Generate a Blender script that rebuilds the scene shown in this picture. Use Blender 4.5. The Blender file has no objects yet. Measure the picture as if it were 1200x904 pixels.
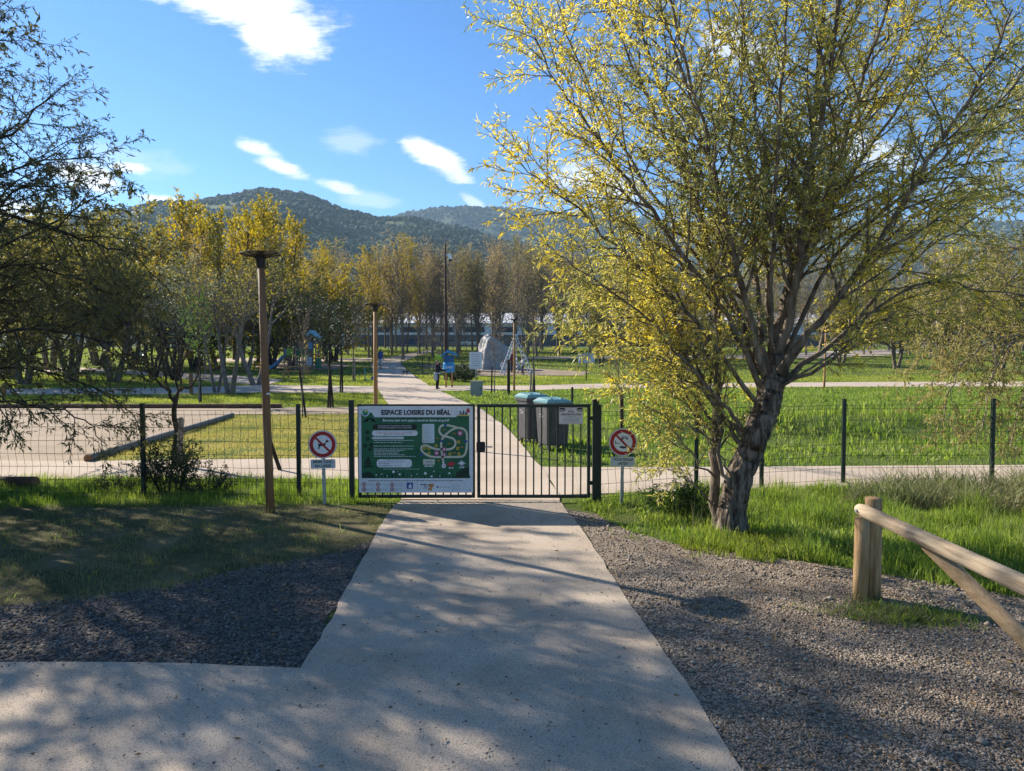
import bpy, bmesh, math, random
import numpy as np
from mathutils import Vector, Matrix, geometry
R = math.radians
scene = bpy.context.scene
C = scene.collection
F = 820.0
PIT = math.atan(28 / 820.0)
CZ = 1.8
cP, sP = math.cos(PIT), math.sin(PIT)

# ------------------------------------------------------------------ terrain
_ty = np.arange(-60, 420, 0.5)
_tz = np.interp(_ty, [-60, 18, 33, 45, 60, 75, 90, 110, 130, 200, 420],
                [0, 0, .42, .75, 1.15, 1.8, 2.7, 3.8, 4.6, 6.0, 8.0])
_k = np.ones(13) / 13
_tz = np.convolve(np.pad(_tz, 6, mode='edge'), _k, 'valid')


def zt(x, y):
    x = np.asarray(x, float); y = np.asarray(y, float)
    z = np.interp(y, _ty, _tz)
    # the grassy bank on the right of the park entrance, with a shallow ditch at its foot
    q = np.clip((y - 15.4) / 2.4, 0, 1); q = q * q * (3 - 2 * q)
    z = z + np.clip((x - 1.4) / 2.2, 0, 1) * q * np.clip((33 - y) / 15.0, 0, 1) * .42
    return z


def ray(px, py):
    u = (px - 600) / F; v = (452 - py) / F
    return u, cP + v * sP, -sP + v * cP          # world direction


_T = np.geomspace(0.8, 600, 6000)


def G(px, py):
    """ground point seen at a pixel of the photograph"""
    dx, dy, dz = ray(px, py)
    t = _T / dy
    h = CZ + dz * t - zt(dx * t, dy * t)
    i = int(np.argmax(h < 0)) if (h < 0).any() else len(t) - 1
    a, b = t[max(i - 1, 0)], t[i]
    ha, hb = h[max(i - 1, 0)], h[i]
    q = a + (b - a) * (ha / (ha - hb) if ha != hb else 0)
    x, y = dx * q, dy * q
    return Vector((x, y, float(zt(x, y))))


def W(px, py, Y):
    dx, dy, dz = ray(px, py)
    t = Y / dy
    return Vector((dx * t, Y, CZ + dz * t))


def on(px, Y):
    x = (px - 600) / F * Y
    return Vector((x, Y, float(zt(x, Y))))


# ------------------------------------------------------------------ materials
def _new(name):
    m = bpy.data.materials.new(name); m.use_nodes = True
    nt = m.node_tree; nt.nodes.clear()
    return m, nt, nt.nodes.new


def ramp(nt, cols, pos=None, interp='LINEAR'):
    n = nt.nodes.new('ShaderNodeValToRGB'); cr = n.color_ramp; cr.interpolation = interp
    k = len(cols)
    pos = pos or [i / max(k - 1, 1) for i in range(k)]
    while len(cr.elements) < k: cr.elements.new(0.5)
    for e, c, p in zip(cr.elements, cols, pos):
        e.position = p; e.color = (*c, 1)
    return n


def mat(name, cols, scale=6, rough=.7, bump=0, bscale=40, metal=0, stretch=(1, 1, 1), detail=6, spec=.3,
        speck=None, speck_scale=200, coord='Object'):
    """noise-mottled surface; speck = (colour, amount) adds a fine grain"""
    m, nt, N = _new(name); L = nt.links.new
    if isinstance(cols[0], (int, float)):
        cols = [tuple(c * .88 for c in cols), cols, tuple(min(1, c * 1.1) for c in cols)]
    tc = N('ShaderNodeTexCoord'); mp = N('ShaderNodeMapping'); mp.inputs['Scale'].default_value = stretch
    L(tc.outputs[coord], mp.inputs['Vector'])
    no = N('ShaderNodeTexNoise'); no.inputs['Scale'].default_value = scale; no.inputs['Detail'].default_value = detail
    no.inputs['Roughness'].default_value = .62
    L(mp.outputs[0], no.inputs['Vector'])
    k = len(cols)
    rp = ramp(nt, cols, [.32 + .36 * i / max(k - 1, 1) for i in range(k)])
    L(no.outputs['Fac'], rp.inputs['Fac'])
    col = rp.outputs['Color']
    if speck:
        n2 = N('ShaderNodeTexNoise'); n2.inputs['Scale'].default_value = speck_scale; n2.inputs['Detail'].default_value = 2
        L(mp.outputs[0], n2.inputs['Vector'])
        r2 = ramp(nt, [(0, 0, 0), (1, 1, 1)], [.5, .72]); L(n2.outputs['Fac'], r2.inputs['Fac'])
        mu = N('ShaderNodeMath'); mu.operation = 'MULTIPLY'; mu.inputs[1].default_value = speck[1]
        L(r2.outputs['Color'], mu.inputs[0])
        mx = N('ShaderNodeMix'); mx.data_type = 'RGBA'
        L(mu.outputs[0], mx.inputs['Factor']); L(col, mx.inputs['A']); mx.inputs['B'].default_value = (*speck[0], 1)
        col = mx.outputs['Result']
    b = N('ShaderNodeBsdfPrincipled'); b.inputs['Roughness'].default_value = rough
    b.inputs['Metallic'].default_value = metal; b.inputs['Specular IOR Level'].default_value = spec
    L(col, b.inputs['Base Color'])
    if bump:
        n3 = N('ShaderNodeTexNoise'); n3.inputs['Scale'].default_value = bscale; n3.inputs['Detail'].default_value = 5
        L(mp.outputs[0], n3.inputs['Vector'])
        bp = N('ShaderNodeBump'); bp.inputs['Strength'].default_value = min(bump, 1); bp.inputs['Distance'].default_value = .02 * max(1, bump)
        L(n3.outputs['Fac'], bp.inputs['Height']); L(bp.outputs[0], b.inputs['Normal'])
    o = N('ShaderNodeOutputMaterial'); L(b.outputs[0], o.inputs['Surface'])
    return m


def leafmat(name, cols, transl=.35, clump=.5, spread=.5, rough=.55, spec=.3):
    """each leaf (mesh island) draws its own colour from the ramp, with clumps by position"""
    m, nt, N = _new(name); L = nt.links.new
    ge = N('ShaderNodeNewGeometry'); tc = N('ShaderNodeTexCoord')
    no = N('ShaderNodeTexNoise'); no.inputs['Scale'].default_value = clump; no.inputs['Detail'].default_value = 3
    L(tc.outputs['Object'], no.inputs['Vector'])
    a = N('ShaderNodeMapRange'); a.inputs['From Min'].default_value = .3; a.inputs['From Max'].default_value = .7
    a.clamp = False
    L(no.outputs['Fac'], a.inputs['Value'])
    mx = N('ShaderNodeMix'); mx.data_type = 'FLOAT'; mx.inputs['Factor'].default_value = spread
    L(a.outputs[0], mx.inputs['A']); L(ge.outputs['Random Per Island'], mx.inputs['B'])
    rp = ramp(nt, cols); L(mx.outputs['Result'], rp.inputs['Fac'])
    b = N('ShaderNodeBsdfPrincipled'); b.inputs['Roughness'].default_value = rough
    b.inputs['Specular IOR Level'].default_value = spec
    L(rp.outputs[0], b.inputs['Base Color'])
    o = N('ShaderNodeOutputMaterial')
    if transl:
        t = N('ShaderNodeBsdfTranslucent')
        hs = N('ShaderNodeHueSaturation'); hs.inputs['Saturation'].default_value = 1.1; hs.inputs['Value'].default_value = 1.7
        L(rp.outputs[0], hs.inputs['Color']); L(hs.outputs[0], t.inputs['Color'])
        ms = N('ShaderNodeMixShader'); ms.inputs[0].default_value = transl
        L(b.outputs[0], ms.inputs[1]); L(t.outputs[0], ms.inputs[2]); L(ms.outputs[0], o.inputs['Surface'])
    else:
        L(b.outputs[0], o.inputs['Surface'])
    return m


def gravelmat(name, cols, scale=55, bump=1.0, mix=None):
    m, nt, N = _new(name); L = nt.links.new
    tc = N('ShaderNodeTexCoord')
    vo = N('ShaderNodeTexVoronoi'); vo.inputs['Scale'].default_value = scale
    L(tc.outputs['Object'], vo.inputs['Vector'])
    sp = N('ShaderNodeSeparateColor'); L(vo.outputs['Color'], sp.inputs[0])
    rp = ramp(nt, cols); L(sp.outputs[0], rp.inputs['Fac'])
    no = N('ShaderNodeTexNoise'); no.inputs['Scale'].default_value = 1.3; no.inputs['Detail'].default_value = 6
    L(tc.outputs['Object'], no.inputs['Vector'])
    r2 = ramp(nt, [(0, 0, 0), (1, 1, 1)], [.42, .68]); L(no.outputs['Fac'], r2.inputs['Fac'])
    mx = N('ShaderNodeMix'); mx.data_type = 'RGBA'
    mm = N('ShaderNodeMath'); mm.operation = 'MULTIPLY'; mm.inputs[1].default_value = .6
    L(r2.outputs[0], mm.inputs[0]); L(mm.outputs[0], mx.inputs['Factor'])
    L(rp.outputs[0], mx.inputs['A']); mx.inputs['B'].default_value = (*(mix or cols[0]), 1)
    b = N('ShaderNodeBsdfPrincipled'); b.inputs['Roughness'].default_value = .85; b.inputs['Specular IOR Level'].default_value = .2
    L(mx.outputs['Result'], b.inputs['Base Color'])
    bp = N('ShaderNodeBump'); bp.inputs['Strength'].default_value = bump; bp.inputs['Distance'].default_value = .012; bp.invert = True
    L(vo.outputs['Distance'], bp.inputs['Height']); L(bp.outputs[0], b.inputs['Normal'])
    o = N('ShaderNodeOutputMaterial'); L(b.outputs[0], o.inputs['Surface'])
    return m


_pm = {}


def pm(key, col, rough=.5, metal=0):
    if key not in _pm: _pm[key] = mat(key, col, scale=14, rough=rough, metal=metal, bump=.05, bscale=90)
    return _pm[key]


# ------------------------------------------------------------------ mesh building
class MB:
    def __init__(s): s.V = []; s.F = []; s.n = 0

    def add(s, V, F, mi=0):
        V = np.asarray(V, float).reshape(-1, 3)
        if isinstance(F, np.ndarray):
            s.F.append((F + s.n, mi))
        else:
            by = {}
            for f in F: by.setdefault(len(f), []).append(f)
            for f in by.values(): s.F.append((np.asarray(f, int) + s.n, mi))
        s.V.append(V); s.n += len(V)
        return s

    def box(s, c, size, rot=None, bev=0, mi=0):
        bm = bmesh.new(); bmesh.ops.create_cube(bm, size=1)
        bmesh.ops.scale(bm, vec=size, verts=bm.verts)
        if bev: bmesh.ops.bevel(bm, geom=bm.edges[:], offset=bev, segments=2, affect='EDGES')
        M = Matrix.Translation(c) @ (rot.to_4x4() if rot else Matrix())
        return s.bm(bm, M, mi)

    def bm(s, bm, M=None, mi=0):
        if M is not None: bm.transform(M)
        bm.verts.index_update()
        V = [v.co[:] for v in bm.verts]; F_ = [[v.index for v in f.verts] for f in bm.faces]
        bm.free()
        return s.add(V, F_, mi)

    def tube(s, pts, rad, n=8, mi=0, cap=True, ridge=0):
        P = np.array([tuple(p) for p in pts], float); k = len(P)
        rad = np.full(k, rad) if np.isscalar(rad) else np.asarray(rad, float)
        T = np.gradient(P, axis=0); T /= np.linalg.norm(T, axis=1)[:, None] + 1e-9
        ref = np.array([0, 0, 1.]) if abs(T[:, 2]).mean() < .8 else np.array([1., 0, 0])
        A = np.cross(T, ref); A /= np.linalg.norm(A, axis=1)[:, None] + 1e-9
        B = np.cross(T, A)
        th = np.arange(n) * 2 * math.pi / n
        RR = rad[:, None] * np.ones((1, n))
        if ridge:
            zc = np.cumsum(np.concatenate([[0], np.linalg.norm(np.diff(P, axis=0), axis=1)]))[:, None]; q = th[None]
            RR = RR * (1 + ridge * (np.abs(np.sin(4.5 * q + 1.9 * np.sin(zc * 2.6) + zc * .8)) * .9 + .6 * np.sin(9 * q - zc * 4 + 2 * np.sin(zc * 7)) + .5 * np.sin(2 * q + zc * 3) + .35 * np.sin(17 * q + 5 * np.sin(zc * 5))))
        V = P[:, None, :] + RR[:, :, None] * (A[:, None, :] * np.cos(th)[None, :, None] + B[:, None, :] * np.sin(th)[None, :, None])
        i = np.arange(k - 1)[:, None] * n; j = np.arange(n)[None, :]; j2 = (j + 1) % n
        Fq = np.stack([i + j, i + n + j, i + n + j2, i + j2], -1).reshape(-1, 4)
        Fs = [Fq]
        s.F.append((Fq + s.n, mi))
        if cap:
            s.F.append((np.array([list(range(n))]) + s.n, mi))
            s.F.append((np.array([list(range(n))[::-1]]) + s.n + (k - 1) * n, mi))
        s.V.append(V.reshape(-1, 3)); s.n += k * n
        return s

    def lathe(s, prof, n=24, c=(0, 0, 0), mi=0):
        V = []; F_ = []
        for r, z in prof:
            for i in range(n):
                a = 2 * math.pi * i / n; V.append((c[0] + r * math.cos(a), c[1] + r * math.sin(a), c[2] + z))
        for k in range(len(prof) - 1):
            for i in range(n):
                F_.append((k * n + i, k * n + (i + 1) % n, (k + 1) * n + (i + 1) % n, (k + 1) * n + i))
        F_.append(list(range(n))[::-1]); F_.append([(len(prof) - 1) * n + i for i in range(n)])
        return s.add(V, F_, mi)

    def prism(s, poly, y0, y1, mi=0):
        """polygon in xz extruded along y; y0 nearer the viewer (-y)"""
        n = len(poly)
        V = [(x, y0, z) for x, z in poly] + [(x, y1, z) for x, z in poly]
        F_ = [list(range(n)), list(range(n, 2 * n))[::-1]] + [[i, i + n, (i + 1) % n + n, (i + 1) % n] for i in range(n)]
        return s.add(V, F_, mi)

    def ball(s, c, r, sc=(1, 1, 1), sub=2, mi=0, M=None):
        bm = bmesh.new(); bmesh.ops.create_icosphere(bm, subdivisions=sub, radius=r)
        bmesh.ops.scale(bm, vec=sc, verts=bm.verts)
        return s.bm(bm, Matrix.Translation(c) @ (M or Matrix()), mi)

    def mesh(s, name, mats, smooth=False):
        me = bpy.data.meshes.new(name)
        V = np.concatenate(s.V) if s.V else np.zeros((0, 3))
        me.vertices.add(len(V)); me.vertices.foreach_set('co', V.astype(np.float32).ravel())
        lv = np.concatenate([f.ravel() for f, _ in s.F]); cnt = np.concatenate([np.full(len(f), f.shape[1]) for f, _ in s.F])
        mi = np.concatenate([np.full(len(f), m) for f, m in s.F])
        me.loops.add(len(lv)); me.loops.foreach_set('vertex_index', lv.astype(np.int32))
        me.polygons.add(len(cnt)); st = np.concatenate([[0], np.cumsum(cnt)[:-1]])
        me.polygons.foreach_set('loop_start', st.astype(np.int32))
        me.polygons.foreach_set('material_index', mi.astype(np.int32))
        me.polygons.foreach_set('use_smooth', np.full(len(cnt), smooth))
        for m in (mats if isinstance(mats, (list, tuple)) else [mats]): me.materials.append(m)
        me.update(calc_edges=True)
        return me

    def build(s, name, mats, parent=None, smooth=False, label=None):
        return link(name, s.mesh(name, mats, smooth), parent, label)


def link(name, me, parent=None, label=None):
    o = bpy.data.objects.new(name, me); C.objects.link(o)
    if parent: o.parent = parent
    if label: o['label'] = label
    return o


def tag(o, label, cat, group=None):
    o['label'] = label; o['category'] = cat
    if group: o['group'] = group
    return o


def thing(name, label, cat, loc=(0, 0, 0), rz=0, group=None):
    o = bpy.data.objects.new(name, None); o.empty_display_size = .2; C.objects.link(o)
    o.location = loc; o.rotation_euler = (0, 0, rz)
    return tag(o, label, cat, group)


def kind(o, k):
    o['kind'] = k
    return o


def copy_tree(o, parent=None):
    c = o.copy(); C.objects.link(c)
    if parent: c.parent = parent
    for ch in list(o.children): copy_tree(ch, c)
    return c


def text_arrays(body, size, shear=0, bold=0.0, align='CENTER', squeeze=1.0):
    cu = bpy.data.curves.new('lettering', 'FONT'); cu.body = body; cu.size = size; cu.shear = shear
    cu.align_x = align; cu.align_y = 'CENTER'; cu.offset = bold; cu.resolution_u = 3
    o = bpy.data.objects.new('lettering', cu); C.objects.link(o)
    bpy.context.view_layer.update()
    me = bpy.data.meshes.new_from_object(o.evaluated_get(bpy.context.evaluated_depsgraph_get()))
    V = np.array([v.co[:] for v in me.vertices]).reshape(-1, 3); Fs = [list(p.vertices) for p in me.polygons]
    bpy.data.objects.remove(o); bpy.data.curves.remove(cu); bpy.data.meshes.remove(me)
    V[:, 0] *= squeeze
    return V, Fs


def put_text(mb, body, x, z, y, size, width=None, mi=0, **k):
    """text facing -y, centred at x,z"""
    V, Fs = text_arrays(body, size, **k)
    if not len(V): return
    if width:
        w = V[:, 0].max() - V[:, 0].min(); V[:, 0] *= width / w
    mb.add(np.stack([V[:, 0] + x, np.full(len(V), y), V[:, 1] + z], 1), Fs, mi)


def inpoly(x, y, poly):
    x = np.asarray(x); y = np.asarray(y); r = np.zeros(x.shape, bool)
    p = np.asarray(poly); n = len(p); j = n - 1
    for i in range(n):
        xi, yi = p[i]; xj, yj = p[j]
        c = ((yi > y) != (yj > y)) & (x < (xj - xi) * (y - yi) / (yj - yi + 1e-12) + xi)
        r ^= c; j = i
    return r


def fnoise(x, y, s, seed=0):
    rs = np.random.RandomState(seed); v = 0
    for k in range(5):
        a = rs.rand() * 6.28; f = (.6 + 1.3 * rs.rand()) / s
        v = v + np.sin((x * math.cos(a) + y * math.sin(a)) * f * 6.28 + rs.rand() * 6.28)
    return v / 5


def px_poly(pts):
    return [tuple(G(*p)[:2]) for p in pts]


def sheet(name, poly, m, off=.012, step=.6, jit=0.0, seed=1):
    """a paved or gravelled area as a sheet lying on the terrain"""
    rs = random.Random(seed); out = []
    n = len(poly)
    for i in range(n):
        a, b = Vector(poly[i]), Vector(poly[(i + 1) % n]); k = max(1, int((b - a).length / step))
        d = (b - a).normalized() if (b - a).length > 1e-6 else Vector((1, 0)); nn = Vector((-d.y, d.x))
        for q in range(k):
            p = a.lerp(b, q / k) + nn * (rs.uniform(-jit, jit) if q else 0)
            out.append(p)
    xs = [p.x for p in out]; ys = [p.y for p in out]
    gx, gy = np.meshgrid(np.arange(min(xs), max(xs), step), np.arange(min(ys), max(ys), step))
    gx = gx.ravel(); gy = gy.ravel()
    pa = np.array([(p.x, p.y) for p in out])
    ins = inpoly(gx, gy, pa); gx = gx[ins]; gy = gy[ins]
    if len(gx):
        d = np.min((gx[:, None] - pa[None, :, 0]) ** 2 + (gy[:, None] - pa[None, :, 1]) ** 2, axis=1)
        gx = gx[d > (step * .45) ** 2]; gy = gy[d > (step * .45) ** 2]
    vs = [Vector((p.x, p.y)) for p in out] + [Vector((a, b)) for a, b in zip(gx, gy)]
    r = geometry.delaunay_2d_cdt(vs, [], [list(range(len(out)))], 1, 1e-5)
    P = np.array([v[:] for v in r[0]])
    z = zt(P[:, 0], P[:, 1]) + off
    return kind(MB().add(np.column_stack([P, z]), [list(f) for f in r[2]]).build(name, m, smooth=True), 'structure')


# ------------------------------------------------------------------ plants
def leaf_mesh(mb, P, D, L, wd, rs, mi=0, fold=.15):
    """P base points, D directions, one folded diamond per leaf"""
    n = len(P)
    if n == 0: return
    P = np.asarray(P, float); D = np.asarray(D, float); D /= np.linalg.norm(D, axis=1)[:, None] + 1e-9
    Q = rs.normal(size=(n, 3)); S = np.cross(D, Q); S /= np.linalg.norm(S, axis=1)[:, None] + 1e-9
    Nn = np.cross(S, D)
    L = (np.full(n, L) * rs.uniform(.7, 1.3, n))[:, None]; w = (np.full(n, wd) * rs.uniform(.8, 1.2, n))[:, None]
    mid = P + D * L * .45
    V = np.stack([P, mid + S * w * .5 + Nn * w * fold, P + D * L - Nn * L * .1, mid - S * w * .5 + Nn * w * fold], 1).reshape(-1, 3)
    mb.add(V, np.arange(4 * n).reshape(n, 4), mi)


class Grow:
    """recursive branching; wood into self.mb, leaves into self.lp / self.ld"""

    def __init__(s, seed, P):
        s.r = random.Random(seed); s.P = P; s.mb = MB(); s.lp = []; s.ld = []

    def rv(s):
        r = s.r; return Vector((r.gauss(0, 1), r.gauss(0, 1), r.gauss(0, 1)))

    def leaves(s, pts, dens, t0=.15):
        P = s.P; r = s.r
        L = sum((pts[i + 1] - pts[i]).length for i in range(len(pts) - 1)); n = int(L * dens + r.random())
        k = len(pts) - 1
        for _ in range(n):
            q = (t0 + (1 - t0) * r.random()) * k; i = min(int(q), k - 1)
            p = pts[i].lerp(pts[i + 1], q - i)
            d = (pts[i + 1] - pts[i]).normalized() * P.get('lalong', .5) + s.rv() * .5 + Vector((0, 0, P.get('ldroop', -.2)))
            s.lp.append(p[:]); s.ld.append(d[:])

    def side(s, pts, rad, lvl, length=None, t0=None, nch=None):
        """side branches along a polyline"""
        P = s.P; r = s.r
        if lvl >= P['levels']: return
        k = len(pts) - 1
        n = nch if nch is not None else P['nch'][lvl]
        n = int(n + r.random())
        t0 = P['start'][lvl] if t0 is None else t0
        L = length or sum((pts[i + 1] - pts[i]).length for i in range(k))
        az = r.random() * 6.28
        for j in range(n):
            t = t0 + (1 - t0) * (j + r.random()) / max(n, 1); q = min(t, .999) * k; i = int(q)
            p = pts[i].lerp(pts[i + 1], q - i); d = (pts[i + 1] - pts[i]).normalized()
            ra = rad[i] + (rad[i + 1] - rad[i]) * (q - i)
            az += 2.4 + r.uniform(-.5, .5)
            e = d.orthogonal().normalized(); e.rotate(Matrix.Rotation(az, 3, d))
            a = R(P['ang'][lvl] + r.uniform(-12, 12))
            dd = d * math.cos(a) + e * math.sin(a)
            bl = L * P['ratio'][lvl] * r.uniform(.65, 1.25) * (1 - P.get('taper', .55) * t)
            s.branch(p, dd, bl, min(ra * .65, P.get('rmax', [9, 9, 9, 9])[lvl]), lvl + 1)

    def branch(s, p, d, L, r0, lvl, rend=None):
        P = s.P; r = s.r
        n = max(2, min(9, int(L / P['seg'][min(lvl, len(P['seg']) - 1)])))
        pts = [p.copy()]; d = d.normalized()
        w = P['wander'][min(lvl, len(P['wander']) - 1)]; tr = P['trop'][min(lvl, len(P['trop']) - 1)]
        for i in range(n):
            d = (d + s.rv() * w + Vector((0, 0, tr * (L / n)))).normalized()
            p = p + d * (L / n); pts.append(p.copy())
        rm = P.get('rmin', .003)
        rend = rm if rend is None else rend
        rad = [max(rm, r0 + (rend - r0) * (i / n) ** .9) for i in range(n + 1)]
        s.mb.tube(pts, rad, n=[9, 6, 4, 3, 3][min(lvl, 4)], cap=False)
        if lvl >= P['leaf']: s.leaves(pts, P['ldens'] * (1 if lvl >= P['levels'] else P.get('lup', .6)))
        s.side(pts, rad, lvl, L)
        return pts, rad

    def limb(s, pts, r0, r1, lvl=0, n=12, sides=8, t0=None, nch=None, length=None, wob=0.02, ridge=0):
        """limb through given points (smoothed)"""
        P = [Vector(p) for p in pts]; k = len(P) - 1; out = []
        P = [P[0] * 2 - P[1]] + P + [P[-1] * 2 - P[-2]]
        m = max(n, k * 4)
        for i in range(m + 1):
            q = min(i / m * k, k - 1e-6); a = int(q); t = q - a
            p0, p1, p2, p3 = P[a:a + 4]
            c = .5 * ((2 * p1) + (p2 - p0) * t + (2 * p0 - 5 * p1 + 4 * p2 - p3) * t * t + (3 * p1 - p0 - 3 * p2 + p3) * t ** 3)
            out.append(c + (s.rv() * wob if 0 < i else Vector()))
        rad = [r0 + (r1 - r0) * (i / m) ** .8 for i in range(m + 1)]
        s.mb.tube(out, rad, n=sides, cap=True, ridge=ridge)
        s.side(out, rad, lvl, length, t0, nch)
        return out, rad

    def meshes(s, nm, wood, leafm, ls, lw, seed=0):
        rs = np.random.RandomState(seed + 5)
        tm = s.mb.mesh(nm + '_wood', wood, smooth=True)
        cm = None
        if s.lp:
            mb = MB(); leaf_mesh(mb, s.lp, s.ld, ls, lw, rs); cm = mb.mesh(nm + '_leaves', leafm)
        return tm, cm


def plant_at(name, label, cat, meshes, loc, rz=0, sc=1.0, group=None, lean=(0, 0)):
    o = thing(name, label, cat, loc, rz, group); o.scale = (sc, sc, sc) if np.isscalar(sc) else sc
    o.rotation_euler = (lean[0], lean[1], rz)
    link('trunk', meshes[0], o)
    if meshes[1]: link('crown', meshes[1], o)
    return o


def blades(name, poly, n, h, w, m, excl=(), seed=0, lean=.45, hn=None, dens=None, label=None, cat='grass', scaleY=False, flat=0.0):
    rs = np.random.RandomState(seed); p = np.asarray(poly)
    x = rs.uniform(p[:, 0].min(), p[:, 0].max(), n * 3); y = rs.uniform(p[:, 1].min(), p[:, 1].max(), n * 3)
    k = inpoly(x, y, p)
    for e in excl: k &= ~inpoly(x, y, e)
    if dens is not None: k &= rs.rand(len(x)) < dens(x, y)
    x = x[k][:n]; y = y[k][:n]; n = len(x)
    H = rs.uniform(h[0], h[1], n) * (.6 + .4 * rs.rand(n))
    if hn is not None: H *= hn(x, y)
    Wd = np.full(n, w) * rs.uniform(.7, 1.3, n)
    if scaleY:
        f = np.clip(y / scaleY, .6, 3); Wd *= f; H *= np.sqrt(f)
    a = rs.uniform(0, 6.283, n); S = np.stack([np.cos(a), np.sin(a), np.zeros(n)], 1)
    b = rs.uniform(0, 6.283, n); B = np.stack([np.cos(b), np.sin(b), np.zeros(n)], 1) * (np.abs(rs.normal(0, lean, n)) + flat)[:, None]
    P0 = np.stack([x, y, zt(x, y) - .01], 1); up = np.array([0, 0, 1.])
    nrm = 1 / np.sqrt(1 + (B ** 2).sum(1))[:, None]
    M1 = P0 + (up * .55 + B * .25) * H[:, None] * nrm
    T = P0 + (up * (1 - .25 * flat) + B * .9) * H[:, None] * nrm
    V = np.stack([P0 - S * Wd[:, None] * .5, P0 + S * Wd[:, None] * .5, M1 + S * Wd[:, None] * .4, M1 - S * Wd[:, None] * .4, T], 1).reshape(-1, 3)
    i = np.arange(n)[:, None] * 5
    mb = MB(); mb.V.append(V); mb.n = len(V)
    mb.F.append((i + np.array([[0, 1, 2, 3]]), 0)); mb.F.append((i + np.array([[3, 2, 4]]), 0))
    o = mb.build(name, m)
    o['kind'] = 'stuff'
    if label: o['label'] = label; o['category'] = cat
    return o
HAZE = 0.00017
# ------------------------------------------------------------------ camera, sky, sun
cam = bpy.data.cameras.new('camera'); co = bpy.data.objects.new('camera', cam); C.objects.link(co)
co.location = (0, 0, CZ); co.rotation_euler = (math.pi / 2 - PIT, 0, 0)
cam.sensor_width = 36; cam.lens = 36 * F / 1200; cam.clip_end = 6000; cam.clip_start = .05
scene.camera = co
SUN_AZ = R(54)         # to the left of the view direction
SUN_EL = R(29)
sd = Vector((-math.sin(SUN_AZ) * math.cos(SUN_EL), math.cos(SUN_AZ) * math.cos(SUN_EL), math.sin(SUN_EL)))
sun = bpy.data.lights.new('sun', 'SUN'); so = bpy.data.objects.new('sun', sun); C.objects.link(so)
sun.energy = 5.0; sun.angle = R(.53); sun.color = (1, .92, .81)
so.rotation_euler = sd.to_track_quat('Z', 'Y').to_euler(); so.location = (-20, 20, 30)

w = bpy.data.worlds.new('World'); scene.world = w; w.use_nodes = True
nt = w.node_tree; nt.nodes.clear(); N = nt.nodes.new; L = nt.links.new
sky = N('ShaderNodeTexSky'); sky.sky_type = 'NISHITA'; sky.sun_disc = False
sky.sun_elevation = SUN_EL; sky.sun_rotation = -SUN_AZ
sky.air_density = 1.0; sky.dust_density = .05; sky.ozone_density = 2.5; sky.altitude = 100
tc = N('ShaderNodeTexCoord'); sx = N('ShaderNodeSeparateXYZ'); L(tc.outputs['Generated'], sx.inputs[0])


def mth(op, a, b=None, c=None):
    n = N('ShaderNodeMath'); n.operation = op
    for i, v in enumerate((a, b, c)):
        if v is None: continue
        if isinstance(v, (int, float)): n.inputs[i].default_value = v
        else: L(v, n.inputs[i])
    return n.outputs[0]


yy = mth('MAXIMUM', sx.outputs['Y'], .02)
uu = mth('DIVIDE', sx.outputs['X'], yy); vv = mth('DIVIDE', sx.outputs['Z'], yy)
cx = N('ShaderNodeCombineXYZ'); L(uu, cx.inputs[0]); L(vv, cx.inputs[1])
# streaky cloud texture, combed along one wind direction
mp = N('ShaderNodeMapping'); mp.inputs['Rotation'].default_value = (0, 0, R(28)); mp.inputs['Scale'].default_value = (7, 34, 1)
L(cx.outputs[0], mp.inputs[0])
cn = N('ShaderNodeTexNoise'); cn.inputs['Scale'].default_value = 1; cn.inputs['Detail'].default_value = 12; cn.inputs['Roughness'].default_value = .7
cn.inputs['Distortion'].default_value = .4
L(mp.outputs[0], cn.inputs['Vector'])
cn2 = N('ShaderNodeTexNoise'); cn2.inputs['Scale'].default_value = 16; cn2.inputs['Detail'].default_value = 8; cn2.inputs['Roughness'].default_value = .6
L(cx.outputs[0], cn2.inputs['Vector'])
noise = mth('ADD', mth('MULTIPLY', mth('SUBTRACT', cn.outputs[0], .5), 2.6), mth('MULTIPLY', mth('SUBTRACT', cn2.outputs[0], .5), 1.5))
acc = None
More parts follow.
